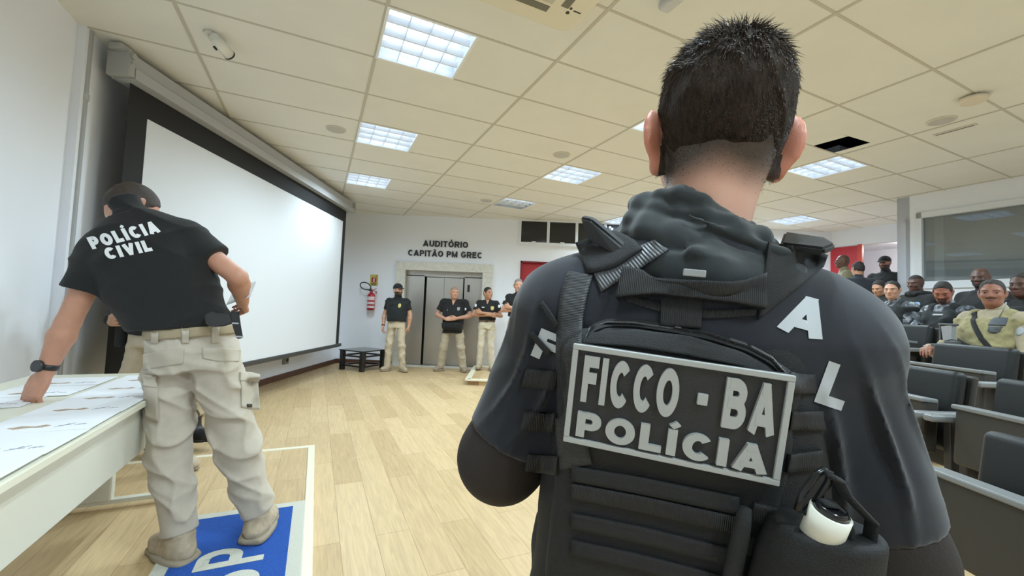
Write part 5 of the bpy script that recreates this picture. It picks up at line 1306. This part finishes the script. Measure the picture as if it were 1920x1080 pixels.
# ------------------------------------------------------------------ near officer seen from behind
MR = empty('person', (.163, .645, 0), (0, R(4.5), R(-15)), 'nearest person, seen from behind in black vest with a grey-lettered back patch', 'person')
bpy.context.view_layer.update()
MI = MR.matrix_basis.inverted()
def lp_(px, py, Y): return MI @ at(px, py, Y)
SK_MAIN = skinmat('skin_near', (.60, .33, .235))
M_f1 = mat('nape_stubble', (.36, .215, .155), .75, bump=.3, bscale=900, var=.12, vscale=600); M_f2 = mat('shaved_side', (.15, .095, .068), .8, bump=.5, bscale=900, var=.2, vscale=600)
J = joints(1.70, pel=(0, 0, .92), nek=(.0, -.02, 1.365), hd=(.020, .015, 1.522), shl=(-.170, -.015, 1.235), shr=(.165, -.015, 1.24), ell=(-.250, -.015, 1.0), elr=(.258, -.015, .985), wrl=(-.14, .22, 1.04), wrr=(.14, .22, 1.02),
           hil=(-.10, 0, .88), hir=(.10, 0, .88), anl=(-.14, -.02, .085), anr=(.14, -.02, .085))
hf = head_frame(J['hd'], .10, .05, 0)
def hl(P): return (P-hf[0])@hf[1]/1.07
HS = 1.07
bd = body(MR, J, hf, SK_MAIN, [((J['wrl'], (.9, .3, .1), (0, -1, -.2), 1), dict(curl=.6)), ((J['wrr'], (-.9, .3, .0), (0, -1, .2), -1), dict(curl=.6))], HS, None, vox=.0045, fat=1.0, ears=1.5)
n_ = len(bd.data.polygons); cen = np.empty(n_*3, np.float32); bd.data.polygons.foreach_get('center', cen); q = hl(cen.reshape(-1, 3)); mi = np.empty(n_, np.int32); bd.data.polygons.foreach_get('material_index', mi)
notear = np.abs(q[:, 0]) < .0775
mi[(np.abs(q[:, 0]) > .078) & (q[:, 2] < .05) & (q[:, 2] > -.06)] = 3
bd.data.materials[3] = skinmat('skin_ear', (.60, .235, .15))
# close-cropped nape: skin passing into short dark hair
M_nape = skinmat('skin_cropped_nape', (.60, .33, .235)); nt = M_nape.node_tree; b_ = nt.nodes['Principled BSDF']
at_ = nt.nodes.new('ShaderNodeAttribute'); at_.attribute_name = 'crop_length'; nz_ = nt.nodes.new('ShaderNodeTexNoise'); nz_.inputs['Scale'].default_value = 900
tc_ = nt.nodes.new('ShaderNodeTexCoord'); nt.links.new(tc_.outputs['Object'], nz_.inputs['Vector'])
ma = nt.nodes.new('ShaderNodeMath'); ma.operation = 'MULTIPLY_ADD'; nt.links.new(nz_.outputs[0], ma.inputs[0]); ma.inputs[1].default_value = .5; ma.inputs[2].default_value = -.25
mb_ = nt.nodes.new('ShaderNodeMath'); mb_.operation = 'MULTIPLY_ADD'; nt.links.new(at_.outputs['Fac'], mb_.inputs[0]); mb_.inputs[1].default_value = 1.; nt.links.new(at_.outputs['Fac'], mb_.inputs[2]); mb_.inputs[1].default_value = 0.
mc = nt.nodes.new('ShaderNodeMath'); mc.operation = 'MULTIPLY'; nt.links.new(ma.outputs[0], mc.inputs[0]); nt.links.new(at_.outputs['Fac'], mc.inputs[1])
md = nt.nodes.new('ShaderNodeMath'); md.operation = 'ADD'; md.use_clamp = True; nt.links.new(mc.outputs[0], md.inputs[0]); nt.links.new(at_.outputs['Fac'], md.inputs[1])
nt.nodes.remove(mb_)
mx_ = nt.nodes.new('ShaderNodeMix'); mx_.data_type = 'RGBA'; nt.links.new(md.outputs[0], mx_.inputs[0]); mx_.inputs[6].default_value = (.60, .33, .235, 1); mx_.inputs[7].default_value = (.062, .044, .034, 1)
nt.links.new(mx_.outputs[2], b_.inputs['Base Color'])
bd.data.materials.append(M_nape); mi[(q[:, 2] > -.15) & (q[:, 1] < .03) & notear] = len(bd.data.materials)-1
bd.data.polygons.foreach_set('material_index', mi)
bv = np.empty(len(bd.data.vertices)*3, np.float32); bd.data.vertices.foreach_get('co', bv); ql = hl(bv.reshape(-1, 3))
fd = np.clip((ql[:, 2]+.098+.006*np.sin(ql[:, 0]*70))/.054, 0, 1); fd = fd*fd*(3-2*fd)*np.clip((.032-ql[:, 1])/.02, 0, 1)
fa = bd.data.attributes.new('crop_length', 'FLOAT', 'POINT'); fa.data.foreach_set('value', fd.astype(np.float32))
# hair: dense cap and short strands
c, Q = hf; S = Sdf(); K = HS
S.ell(c+Q@A_(0, -.016, .046)*K, A_(.084, .101, .092)*K, Q, .01); S.ell(c+Q@A_(0, -.034, .002)*K, A_(.0712, .0742, .080)*K, Q, .03)
S.cut(c+Q@A_(0, .085, .085)*K, Q@A_(0, .083, -.050), .01); S.cut(c+Q@A_(0, -.05, -.046)*K, Q@A_(0, .10, -1), .02)
for s_ in (-1, 1): S.ell(c+Q@A_(s_*.088, .006, -.016)*K, A_(.020, .032, .046)*K, Q, .01, op='sub')
S.disp(folds(.0035, 120, 11, .5))
hv, hq = S.mesh(.005)
hv = relaxed(hv, hq, 1)
M_hm = mat('hair_near', (.030, .020, .014), .85, spec=.15, bump=.9, bscale=420, var=.5, vscale=160, stretch=(1, 1, .25))
hr = link_np('hair', hv, hq, M_hm, MR)
rng = np.random.RandomState(5)
nr = np.cross(hv[hq[:, 1]]-hv[hq[:, 0]], hv[hq[:, 3]]-hv[hq[:, 0]]); nr /= np.linalg.norm(nr, axis=1)[:, None]+1e-9
ctr = hv[hq].mean(1); loc_ = hl(ctr)
if (nr*(ctr-hf[0])).sum() < 0: nr = -nr
ok = np.where((nr@(-Q[:, 2]) < .75))[0]
pick = rng.choice(ok, 15000); u_, v_ = rng.rand(2, 15000, 1)
base = (hv[hq[pick, 0]]*(1-u_)+hv[hq[pick, 1]]*u_)*(1-v_)+(hv[hq[pick, 3]]*(1-u_)+hv[hq[pick, 2]]*u_)*v_
nn = nr[pick]; lz = hl(base)
crown = c+Q@A_(.01, -.055, .13)
flow = base-crown; flow -= nn*(flow*nn).sum(1)[:, None]; flow /= np.linalg.norm(flow, axis=1)[:, None]+1e-6
top = np.clip((lz[:, 2]-.05)/.06, 0, 1)[:, None]; ln = (.004+.009*np.clip((lz[:, 2]+.03)/.10, 0, 1)+.008*top[:, 0])[:, None]*rng.uniform(.7, 1.3, (15000, 1))
d1 = nn*(.25+.25*top)+flow*(1-.15*top)-Q[:, 2]*(.35*(1-top))+rng.normal(size=(15000, 3))*(.18+.16*top); d1 /= np.linalg.norm(d1, axis=1)[:, None]
d2 = d1+flow*.5-Q[:, 2]*.2+rng.normal(size=(15000, 3))*.25; d2 /= np.linalg.norm(d2, axis=1)[:, None]
sx = np.cross(d1, nn+.01); sx /= np.linalg.norm(sx, axis=1)[:, None]+1e-6; sy = np.cross(d1, sx)
W_ = .00075; b0 = base-nn*.003; m0 = b0+d1*ln*.6; t0 = m0+d2*ln*.5
vs = np.stack([b0+sx*W_, b0-sx*W_*.5+sy*W_*.8, b0-sx*W_*.5-sy*W_*.8, m0+sx*W_*.8, m0-sx*W_*.4+sy*W_*.65, m0-sx*W_*.4-sy*W_*.65, t0], 1).reshape(-1, 3)
o7 = np.arange(15000)[:, None]*7
qd = np.concatenate([o7+A_(*f).astype(int) for f in ((0, 1, 4, 3), (1, 2, 5, 4), (2, 0, 3, 5))]).astype(int)
tr_ = np.concatenate([o7+A_(*f).astype(int) for f in ((3, 4, 6, 6), (4, 5, 6, 6), (5, 3, 6, 6))]).astype(int)
bv = np.empty(len(bd.data.vertices)*3, np.float32); bd.data.vertices.foreach_get('co', bv); bv = bv.reshape(-1, 3); bn = np.empty(len(bd.data.vertices)*3, np.float32); bd.data.vertices.foreach_get('normal', bn); bn = bn.reshape(-1, 3)
ql = hl(bv); w_ = np.clip((ql[:, 2]+.098)/.075, 0, 1)**2.4*(ql[:, 1] < .03)*(ql[:, 2] < .03)*(np.abs(ql[:, 0]) < .0765)
pi_ = rng.choice(len(bv), 14000, p=w_/w_.sum()); jt = rng.normal(size=(14000, 3))*.0016
sb = bv[pi_]+jt; sd = bn[pi_]*.55-Q[:, 2]*.8+rng.normal(size=(14000, 3))*.2; sd /= np.linalg.norm(sd, axis=1)[:, None]; sl_ = rng.uniform(.0012, .0026, (14000, 1))+.0025*np.clip((ql[pi_, 2]+.05)/.05, 0, 1)[:, None]
s1 = np.cross(sd, bn[pi_]+.01); s1 /= np.linalg.norm(s1, axis=1)[:, None]+1e-6; s2 = np.cross(sd, s1); w2 = .0003
v2 = np.stack([sb+s1*w2, sb-s1*w2*.5+s2*w2*.8, sb-s1*w2*.5-s2*w2*.8]+[sb+sd*sl_*.6+s1*w2*.7, sb+sd*sl_*.6-s1*w2*.4+s2*w2*.6, sb+sd*sl_*.6-s1*w2*.4-s2*w2*.6, sb+sd*sl_], 1).reshape(-1, 3)
vs = np.concatenate([vs, v2]); o7 = np.arange(29000)[:, None]*7
qd = np.concatenate([o7+A_(*f).astype(int) for f in ((0, 1, 4, 3), (1, 2, 5, 4), (2, 0, 3, 5))]).astype(int)
tr_ = np.concatenate([o7+A_(*f).astype(int) for f in ((3, 4, 6, 6), (4, 5, 6, 6), (5, 3, 6, 6))]).astype(int)
me = bpy.data.meshes.new('hair_strands'); me.from_pydata(vs.tolist(), [], qd.tolist()+tr_[:, :3].tolist())
M_str = mat('hair_strand', (.075, .054, .040), .5, spec=.4, var=.5, vscale=60)
hs_ = link('strands', me, M_str, hr, True); hs_['kind'] = 'stuff'
# t-shirt
C_shirt = mat('shirt_navy', (.0125, .0145, .022), .94, bump=.10, bscale=1500, var=.15, vscale=18, sheen=.22)
S = Sdf(); torso(S, J, .006, .02, -.10, 1.04)
for h in 'lr':
    a_, b_, w_ = J['sh'+h], J['el'+h], J['wr'+h]
    S.bone(a_, a_+(b_-a_)*1.0, .077, .070, .05); S.bone(J['nek']+A_(0, 0, -.03), a_, .056, .062, .05)
S.disp(folds(.0045, 26, 21)); 
def armfold(P):
    ax_ = np.abs(P[..., 0]); z = P[..., 2]; q_ = (ax_-.17)*1.0+(z-1.10)*.42
    g_ = np.exp(-((ax_-.205)/.055)**2-((z-1.12)/.085)**2)
    c_ = np.sin(q_*58+1.3*np.sin(z*13+P[..., 0]*7+1)+.8)
    return -.014*g_*np.exp(-(c_/.30)**2)+.004*g_
S.disp(armfold)
for h in 'lr': S.cutnear(J['sh'+h]+(J['el'+h]-J['sh'+h])*.86, J['el'+h]-J['sh'+h], .11, .003)
sh = S.build('shirt', C_shirt, MR, .005)
C_under = mat('undersleeve_dark', (.020, .014, .012), .8, bump=.2, bscale=300)
for h in 'lr':
    S = Sdf(); a_, b_, w_ = J['sh'+h], J['el'+h], J['wr'+h]
    S.bone(a_+(b_-a_)*.7, b_, .064, .063, .02); S.bone(b_, b_+(w_-b_)*.55, .063, .052, .03)
    S.build('undersleeve', C_under, MR, .006)
trousers(MR, J, C_black, seed=30, vox=.012); boots(MR, J, C_bootblk, C_bootblk)
# rolled hood / gaiter round the neck
M_hood = mat('gaiter_black', (.014, .019, .021), .8, bump=.12, bscale=1500, sheen=.25)
S = Sdf(); n0 = J['nek']+A_(.008, .005, .0)
def ring(z, rx, ry, r, tx=0., ty=0., cx=0., wob=.0, ph=0., k=.016):
    P_ = [n0+A_(cx+rx*cos(a), .012+ry*sin(a), z+tx*cos(a)+ty*sin(a)+wob*sin(3*a+ph)) for a in np.linspace(0, 2*pi, 17)]
    for i in range(16): S.bone(P_[i], P_[i+1], r*(1+.22*sin(i*1.7+ph)), r*(1+.22*sin((i+1)*1.7+ph)), k)
ring(-.052, .136, .102, .028, -.004, .014, .004, .004, .5, .009); ring(-.020, .108, .094, .021, -.020, .006, .0, .007, 2., .008); ring(.004, .096, .088, .017, -.010, .004, -.006, .006, 4., .007); ring(.020, .084, .082, .014, -.026, .004, -.008, .005, 5.2, .007); ring(.036, .074, .076, .012, -.020, .0, -.012, .004, 1., .006)
S.bone(n0+A_(-.03, -.098, .012), n0+A_(.085, -.070, -.022), .007, .010, .006); S.bone(n0+A_(-.022, -.108, -.035), n0+A_(.10, -.066, -.045), .010, .014, .006)
S.bone(n0-A_(0, 0, .05), n0+A_(-.006, .005, .03), .080, .064, .01)
S.disp(folds(.0035, 34, 5, 1.5))
hood = S.build('neck_gaiter', M_hood, MR, .004)
# vest
C_ve = mat('vest_nylon', (.008, .0083, .009), .72, bump=.45, bscale=700, var=.15, vscale=40)
C_ve2 = mat('vest_nylon_grey', (.015, .0155, .0165), .78, bump=.5, bscale=800, var=.12, vscale=60)
S = Sdf()
S.loft([((0, 0, .80), .180, .136), ((0, 0, .98), .183, .136), ((0, -.002, 1.10), .180, .138), ((0, -.006, 1.19), .155, .134), ((0, -.012, 1.265), .120, .112), ((0, -.015, 1.31), .10, .085)], .02, p=2.9)
for s_ in (-1, 1):
    S.bone((s_*.085, -.085, 1.22), (s_*.115, -.02, 1.315), .036, .032, .03, side=(1, 0, 0)); S.bone((s_*.115, -.02, 1.315), (s_*.10, .08, 1.26), .032, .036, .03)
    S.ell((s_*.20, .01, 1.17), (.060, .10, .10), None, .02, op='sub')
S.disp(folds(.002, 30, 31))
ve = S.build('tactical_vest', C_ve, MR, .005)
S = Sdf(); RT = rotm(.16, 0, 0)
S.box((-.026, -.122, 1.145), (.128, .033, .075), RT, .028, .02); S.box((-.026, -.118, 1.02), (.125, .026, .125), rotm(.06, 0, 0), .018, .02); S.ell((-.03, -.132, 1.19), (.12, .026, .045), RT, .02)
S.cut((.09, -.14, 1.215), (.55, 0, 1), .02); S.disp(folds(.0022, 34, 9))
pk = S.build('back_panel', C_ve, MR, .0045)
sk = Skin(ve, pk, sh, hood)
def lin(pts):
    """polyline of pixels as a function of 0..1"""
    P_ = np.array(pts, float); L_ = np.r_[0, np.cumsum(np.linalg.norm(np.diff(P_, axis=0), axis=1))]; L_ /= L_[-1]
    return lambda t: np.array([np.interp(t, L_, P_[:, 0]), np.interp(t, L_, P_[:, 1])])
def band(a, b):
    A, B = lin(a), lin(b)
    return lambda u, v: tuple(A(u)*(1-v)+B(u)*v)
def webmat(name, col, sc, axis, rough=.55):
    m_ = mat(name, col, rough); nt = m_.node_tree; b_ = nt.nodes['Principled BSDF']; tc = nt.nodes.new('ShaderNodeTexCoord'); wv = nt.nodes.new('ShaderNodeTexWave')
    mp = nt.nodes.new('ShaderNodeMapping'); mp.inputs['Rotation'].default_value = axis; nt.links.new(tc.outputs['Object'], mp.inputs[0]); nt.links.new(mp.outputs[0], wv.inputs['Vector'])
    wv.inputs['Scale'].default_value = sc; wv.inputs['Distortion'].default_value = .3
    bp = nt.nodes.new('ShaderNodeBump'); bp.inputs['Strength'].default_value = .7; bp.inputs['Distance'].default_value = .0012; nt.links.new(wv.outputs[0], bp.inputs['Height']); nt.links.new(bp.outputs[0], b_.inputs['Normal'])
    return m_
W_diag = webmat('webbing_ribbed', (.075, .077, .085), 75, (0, R(40), 0), .42); W_vert = webmat('webbing_black', (.030, .031, .034), 150, (0, R(90), 0), .55); W_hor = webmat('webbing_handle', (.017, .017, .018), 150, (0, 0, 0), .6)
# shoulder yokes and flaps
sk.drape_px('shoulder_yoke', band([(1078, 455), (1150, 430), (1185, 445)], [(1105, 515), (1155, 505), (1205, 470)]), MR, 10, 6, .006, C_ve2, MR)
sk.drape_px('shoulder_yoke', band([(1440, 455), (1500, 462), (1553, 478)], [(1420, 600), (1470, 560), (1545, 500)]), MR, 12, 8, .004, C_ve2, MR)
def flap(pts, th, name='shoulder_flap'):
    mb = MB(); P_ = [lp_(*p) for p in pts]; n = (P_[1]-P_[0]).cross(P_[2]-P_[0]).normalized()*th
    mb.hexa([p-n for p in P_], [p+n for p in P_]); bmesh.ops.bevel(mb.bm, geom=list(mb.bm.edges), offset=.003, segments=2, affect='EDGES')
    return mb.build(name, mat('flap_black', (.012, .0125, .0135), .6), MR)
flap([(1091, 405, .60), (1112, 409, .585), (1176, 463, .56), (1160, 480, .56), (1104, 446, .60)], .006)
flap([(1462, 462, .52), (1470, 440, .57), (1548, 452, .53), (1566, 464, .50), (1545, 472, .48)], .005)
# webbing
sk.drape_px('shoulder_strap', band([(1228, 450), (1165, 480), (1112, 510)], [(1254, 470), (1190, 512), (1128, 548)]), MR, 26, 6, .0035, W_diag, MR)
sk.drape_px('shoulder_strap', band([(1066, 510), (1052, 548), (1046, 600), (1042, 700), (1046, 800), (1052, 880)], [(1112, 518), (1100, 560), (1092, 610), (1090, 700), (1096, 800), (1110, 868)]), MR, 40, 6, .004, W_vert, MR)
hd_ = sk.drape_px('drag_handle', band([(1172, 504), (1230, 520), (1290, 524), (1370, 528), (1430, 518)], [(1158, 562), (1230, 556), (1290, 564), (1370, 570), (1428, 582)]), MR, 40, 10, .006, W_hor, MR, lift=.012)
sk.drape_px('handle_tab', band([(1240, 556), (1238, 612)], [(1316, 560), (1314, 616)]), MR, 10, 8, .005, W_hor, hd_)
sk.drape_px('handle_base', band([(1172, 552), (1250, 572), (1330, 582), (1420, 578)], [(1176, 566), (1250, 590), (1330, 598), (1415, 592)]), MR, 24, 4, .003, W_hor, hd_)
# zipped pouch
zp = [(1097, 640), (1108, 616), (1140, 605), (1190, 606), (1260, 616), (1330, 630), (1400, 652), (1445, 676), (1468, 700), (1476, 722)]
def off(pts, d): return [(x, y+d) for x, y in pts]
po = sk.drape_px('zip_tape', band(off(zp, -7), off(zp, 9)), MR, 60, 4, .003, C_ve, MR)
def zig(t): p_ = lin(zp)(t); return p_
zt = sk.drape_px('zip_teeth', lambda u, v: (zig(u)[0], zig(u)[1]-1.5+v*3.5), MR, 160, 1, .006, webmat('zip_metal', (.09, .09, .092), 160, (0, 0, 0), .35), po, smooth=1)
sk.drape_px('pouch_flap', band([(1110, 628), (1190, 622), (1290, 634), (1390, 664), (1450, 700)], [(1092, 646), (1190, 652), (1290, 668), (1390, 688), (1462, 712)]), MR, 40, 8, .007, C_ve2, MR)
# lettered patch
ctr_ = (lp_(1066, 735, .498)+lp_(1475, 808, .4395))/2
zx = (lp_(1475, 808, .4395)-lp_(1066, 735, .498)); PW = zx.length; zx.normalize()
zu = (lp_(1291, 680, .459)-lp_(1250, 863, .477)).normalized(); zu = (zu-zx*zu.dot(zx)).normalized(); zn = zx.cross(zu)
PH_ = .118
pm = M.Identity(4)
for i in range(3): pm[i][0] = zx[i]; pm[i][1] = zu[i]; pm[i][2] = zn[i]; pm[i][3] = ctr_[i]
pt = empty('name_patch'); pt.parent = MR; pt.matrix_local = pm
M_rub = mat('patch_rubber', (.022, .022, .023), .6, bump=.25, bscale=600); M_let = mat('patch_letter_grey', (.42, .43, .42), .55, bump=.12, bscale=500)
mb = MB(); mb.box((0, 0, -.004), (PW, PH_, .008), bev=.002); mb.build('plate', M_rub, pt)
mb = MB(); bw = .0065
for s_ in (-1, 1): mb.box((0, s_*(PH_/2-bw/2), .0015), (PW, bw, .005), bev=.001); mb.box((s_*(PW/2-bw/2), 0, .0015), (bw, PH_-2*bw, .005), bev=.001)
mb.build('border', M_let, pt)
def pl_text(txt, x0, x1, y0, y1, t, nm):
    me = text_mesh(txt, (y0-y1)*PH_, t, .0022, wide=(x1-x0)*PW); me.transform(M.Translation((((x0+x1)/2-.5)*PW, (.5-(1-(y0+y1)/2))*PH_, .0022)))
    return link(nm, me, M_let, pt)
pl_text('FICCO', .065, .525, .90, .44, .235, 'lettering'); pl_text('BA', .725, .945, .90, .44, .235, 'lettering')
mb = MB(); mb.box(((.632-.5)*PW, (.66-.5)*PH_, .0022), (.0105, .0125, .0044), bev=.0008); mb.build('hyphen', M_let, pt)
pl_text('POLÍCIA', .06, .94, .335, .085, .24, 'lettering')
# lower webbing rows, roll, loops
sk2 = Skin(ve, pk)
for k_, (yl, yr) in enumerate(((872, 930), (905, 968), (960, 1030), (1010, 1085))):
    sk2.drape_px('webbing_row', band([(1072, yl), (1200, yl+(yr-yl)*.36), (1385, yr)], [(1072, yl+28), (1200, yl+(yr-yl)*.36+31), (1385, yr+33)]), MR, 30, 4, .0045, (C_ve2, W_hor, C_ve2, C_ve2)[k_], MR)
for (x0, y0, x1, y1) in ((1412, 940, 1462, 962), (1396, 1000, 1446, 1022), (1478, 700, 1540, 712), (1480, 770, 1545, 780), (1476, 850, 1536, 852), (985, 690, 1045, 705), (985, 770, 1045, 785), (990, 850, 1050, 865)):
    (sk2 if x0 > 1300 else sk).drape_px('webbing_loop', band([(x0, y0), (x1, y1-10)], [(x0-6, y0+34), (x1-4, y1+26)]), MR, 10, 4, .006, W_hor, MR)
mb = MB(); mb.tube([lp_(1398, 952, .452), lp_(1392, 985, .452), lp_(1383, 1030, .456), lp_(1372, 1082, .46), lp_(1362, 1140, .465)], [.006, .0085, .009, .009, .009], 12); mb.build('rolled_strap', C_ve2, MR, True)
# side pouch, carabiner, canister
px_ = lp_(1545, 1040, .42)
S = Sdf(); S.bone(lp_(1530, 985, .43), lp_(1490, 1130, .44), .042, .046, .02); S.bone(lp_(1590, 985, .42), lp_(1560, 1130, .43), .030, .036, .03); S.disp(folds(.003, 50, 77)); S.cut(lp_(1540, 990, .42), lp_(1540, 930, .42)-lp_(1540, 990, .42), .008)
pc = S.build('side_pouch', C_ve, MR, .004)
M_gl = mat('carabiner_black', (.02, .02, .02), .22, .4)
cc_ = [(1495, 955), (1505, 925), (1530, 890), (1545, 880), (1556, 886), (1553, 905), (1530, 940), (1508, 962)]
mb = MB(); mb.tube([lp_(x, y, .415) for x, y in cc_], .0034, 10, closed=True); mb.build('carabiner', M_gl, MR, True)
for pts in ([(1556, 892), (1572, 900), (1584, 925), (1612, 955), (1635, 978), (1630, 1015), (1618, 1080), (1600, 1140)], [(1540, 942), (1562, 945), (1580, 962), (1590, 990), (1586, 1050), (1570, 1120)]):
    mb = MB(); mb.tube([lp_(x, y, .405) for x, y in pts], .0085, 8, flat=.35); mb.build('pouch_strap', C_ve2, pc, True)
cn = empty('canister', MR.matrix_basis @ lp_(1545, 985, .408), label='white-topped canister sticking out of the side pouch of the nearest person', cat='canister')
a_ = at(1537, 1010, .412)-cn.location; b_ = at(1558, 960, .404)-cn.location; ax_ = (b_-a_)
mb = MB(); mb.cyl(a_-ax_*.9, a_, .0175, n=24); mb.build('tube', M_dark, cn)
mb = MB(); mb.cyl(a_, b_, .0172, n=28); mb.build('white_band', mat('canister_cream', (.72, .70, .60), .45), cn)
mb = MB(); mb.cyl(b_, b_+ax_*.18, .0150, .0120, n=28); mb.build('cap', mat('cap_black', (.01, .01, .011), .15), cn)
# letters of the t-shirt seen beside the vest
M_tee = mat('print_silver', (.50, .53, .56), .75, bump=.06, bscale=900)
sks = Skin(sh)
def shirt_letter(ch, px, py, Y, wpx, hpx, rot, t=.24, skin=None):
    o = lp_(px, py, Y); d = (o-lp_(960, 540, .0001)).normalized(); o2 = o-d*.12
    z = -d; y = (V((0, 0, 1))-z*z.z).normalized(); x = y.cross(z)
    me = text_mesh(ch, hpx*Y/FPX*.84, t, 0, wide=wpx*Y/FPX*.84); mw = M.Identity(4)
    for i in range(3): mw[i][0] = x[i]; mw[i][1] = y[i]; mw[i][2] = z[i]; mw[i][3] = o2[i]
    return (skin or sks).letter('shirt_letter', me, mw @ M.Rotation(rot, 4, 'Z'), d, .0015, M_tee, sh, .006)
shirt_letter('A', 1511, 592, .47, 88, 88, R(-12)); shirt_letter('L', 1566, 724, .46, 52, 100, R(-12))
Skin(sh, ve).letter
shirt_letter('F', 1026, 650, .52, 60, 72, R(-16), skin=Skin(sh, ve))
mb = MB(); o_ = lp_(1302, 512, .47); mb.box(o_, (.024, .004, .008), bev=.001); mb.build('grey_tag', PMAT_GREY, MR)
# elastic cords on the left side
for a_, b_ in (((1016, 568), (1046, 612)), ((996, 624), (1032, 664))):
    sk.drape_px('elastic_cord', band([(a_[0]-4, a_[1]+3), (b_[0]-4, b_[1]+3)], [(a_[0]+4, a_[1]-3), (b_[0]+4, b_[1]-3)]), MR, 10, 3, .005, C_ve2, MR)
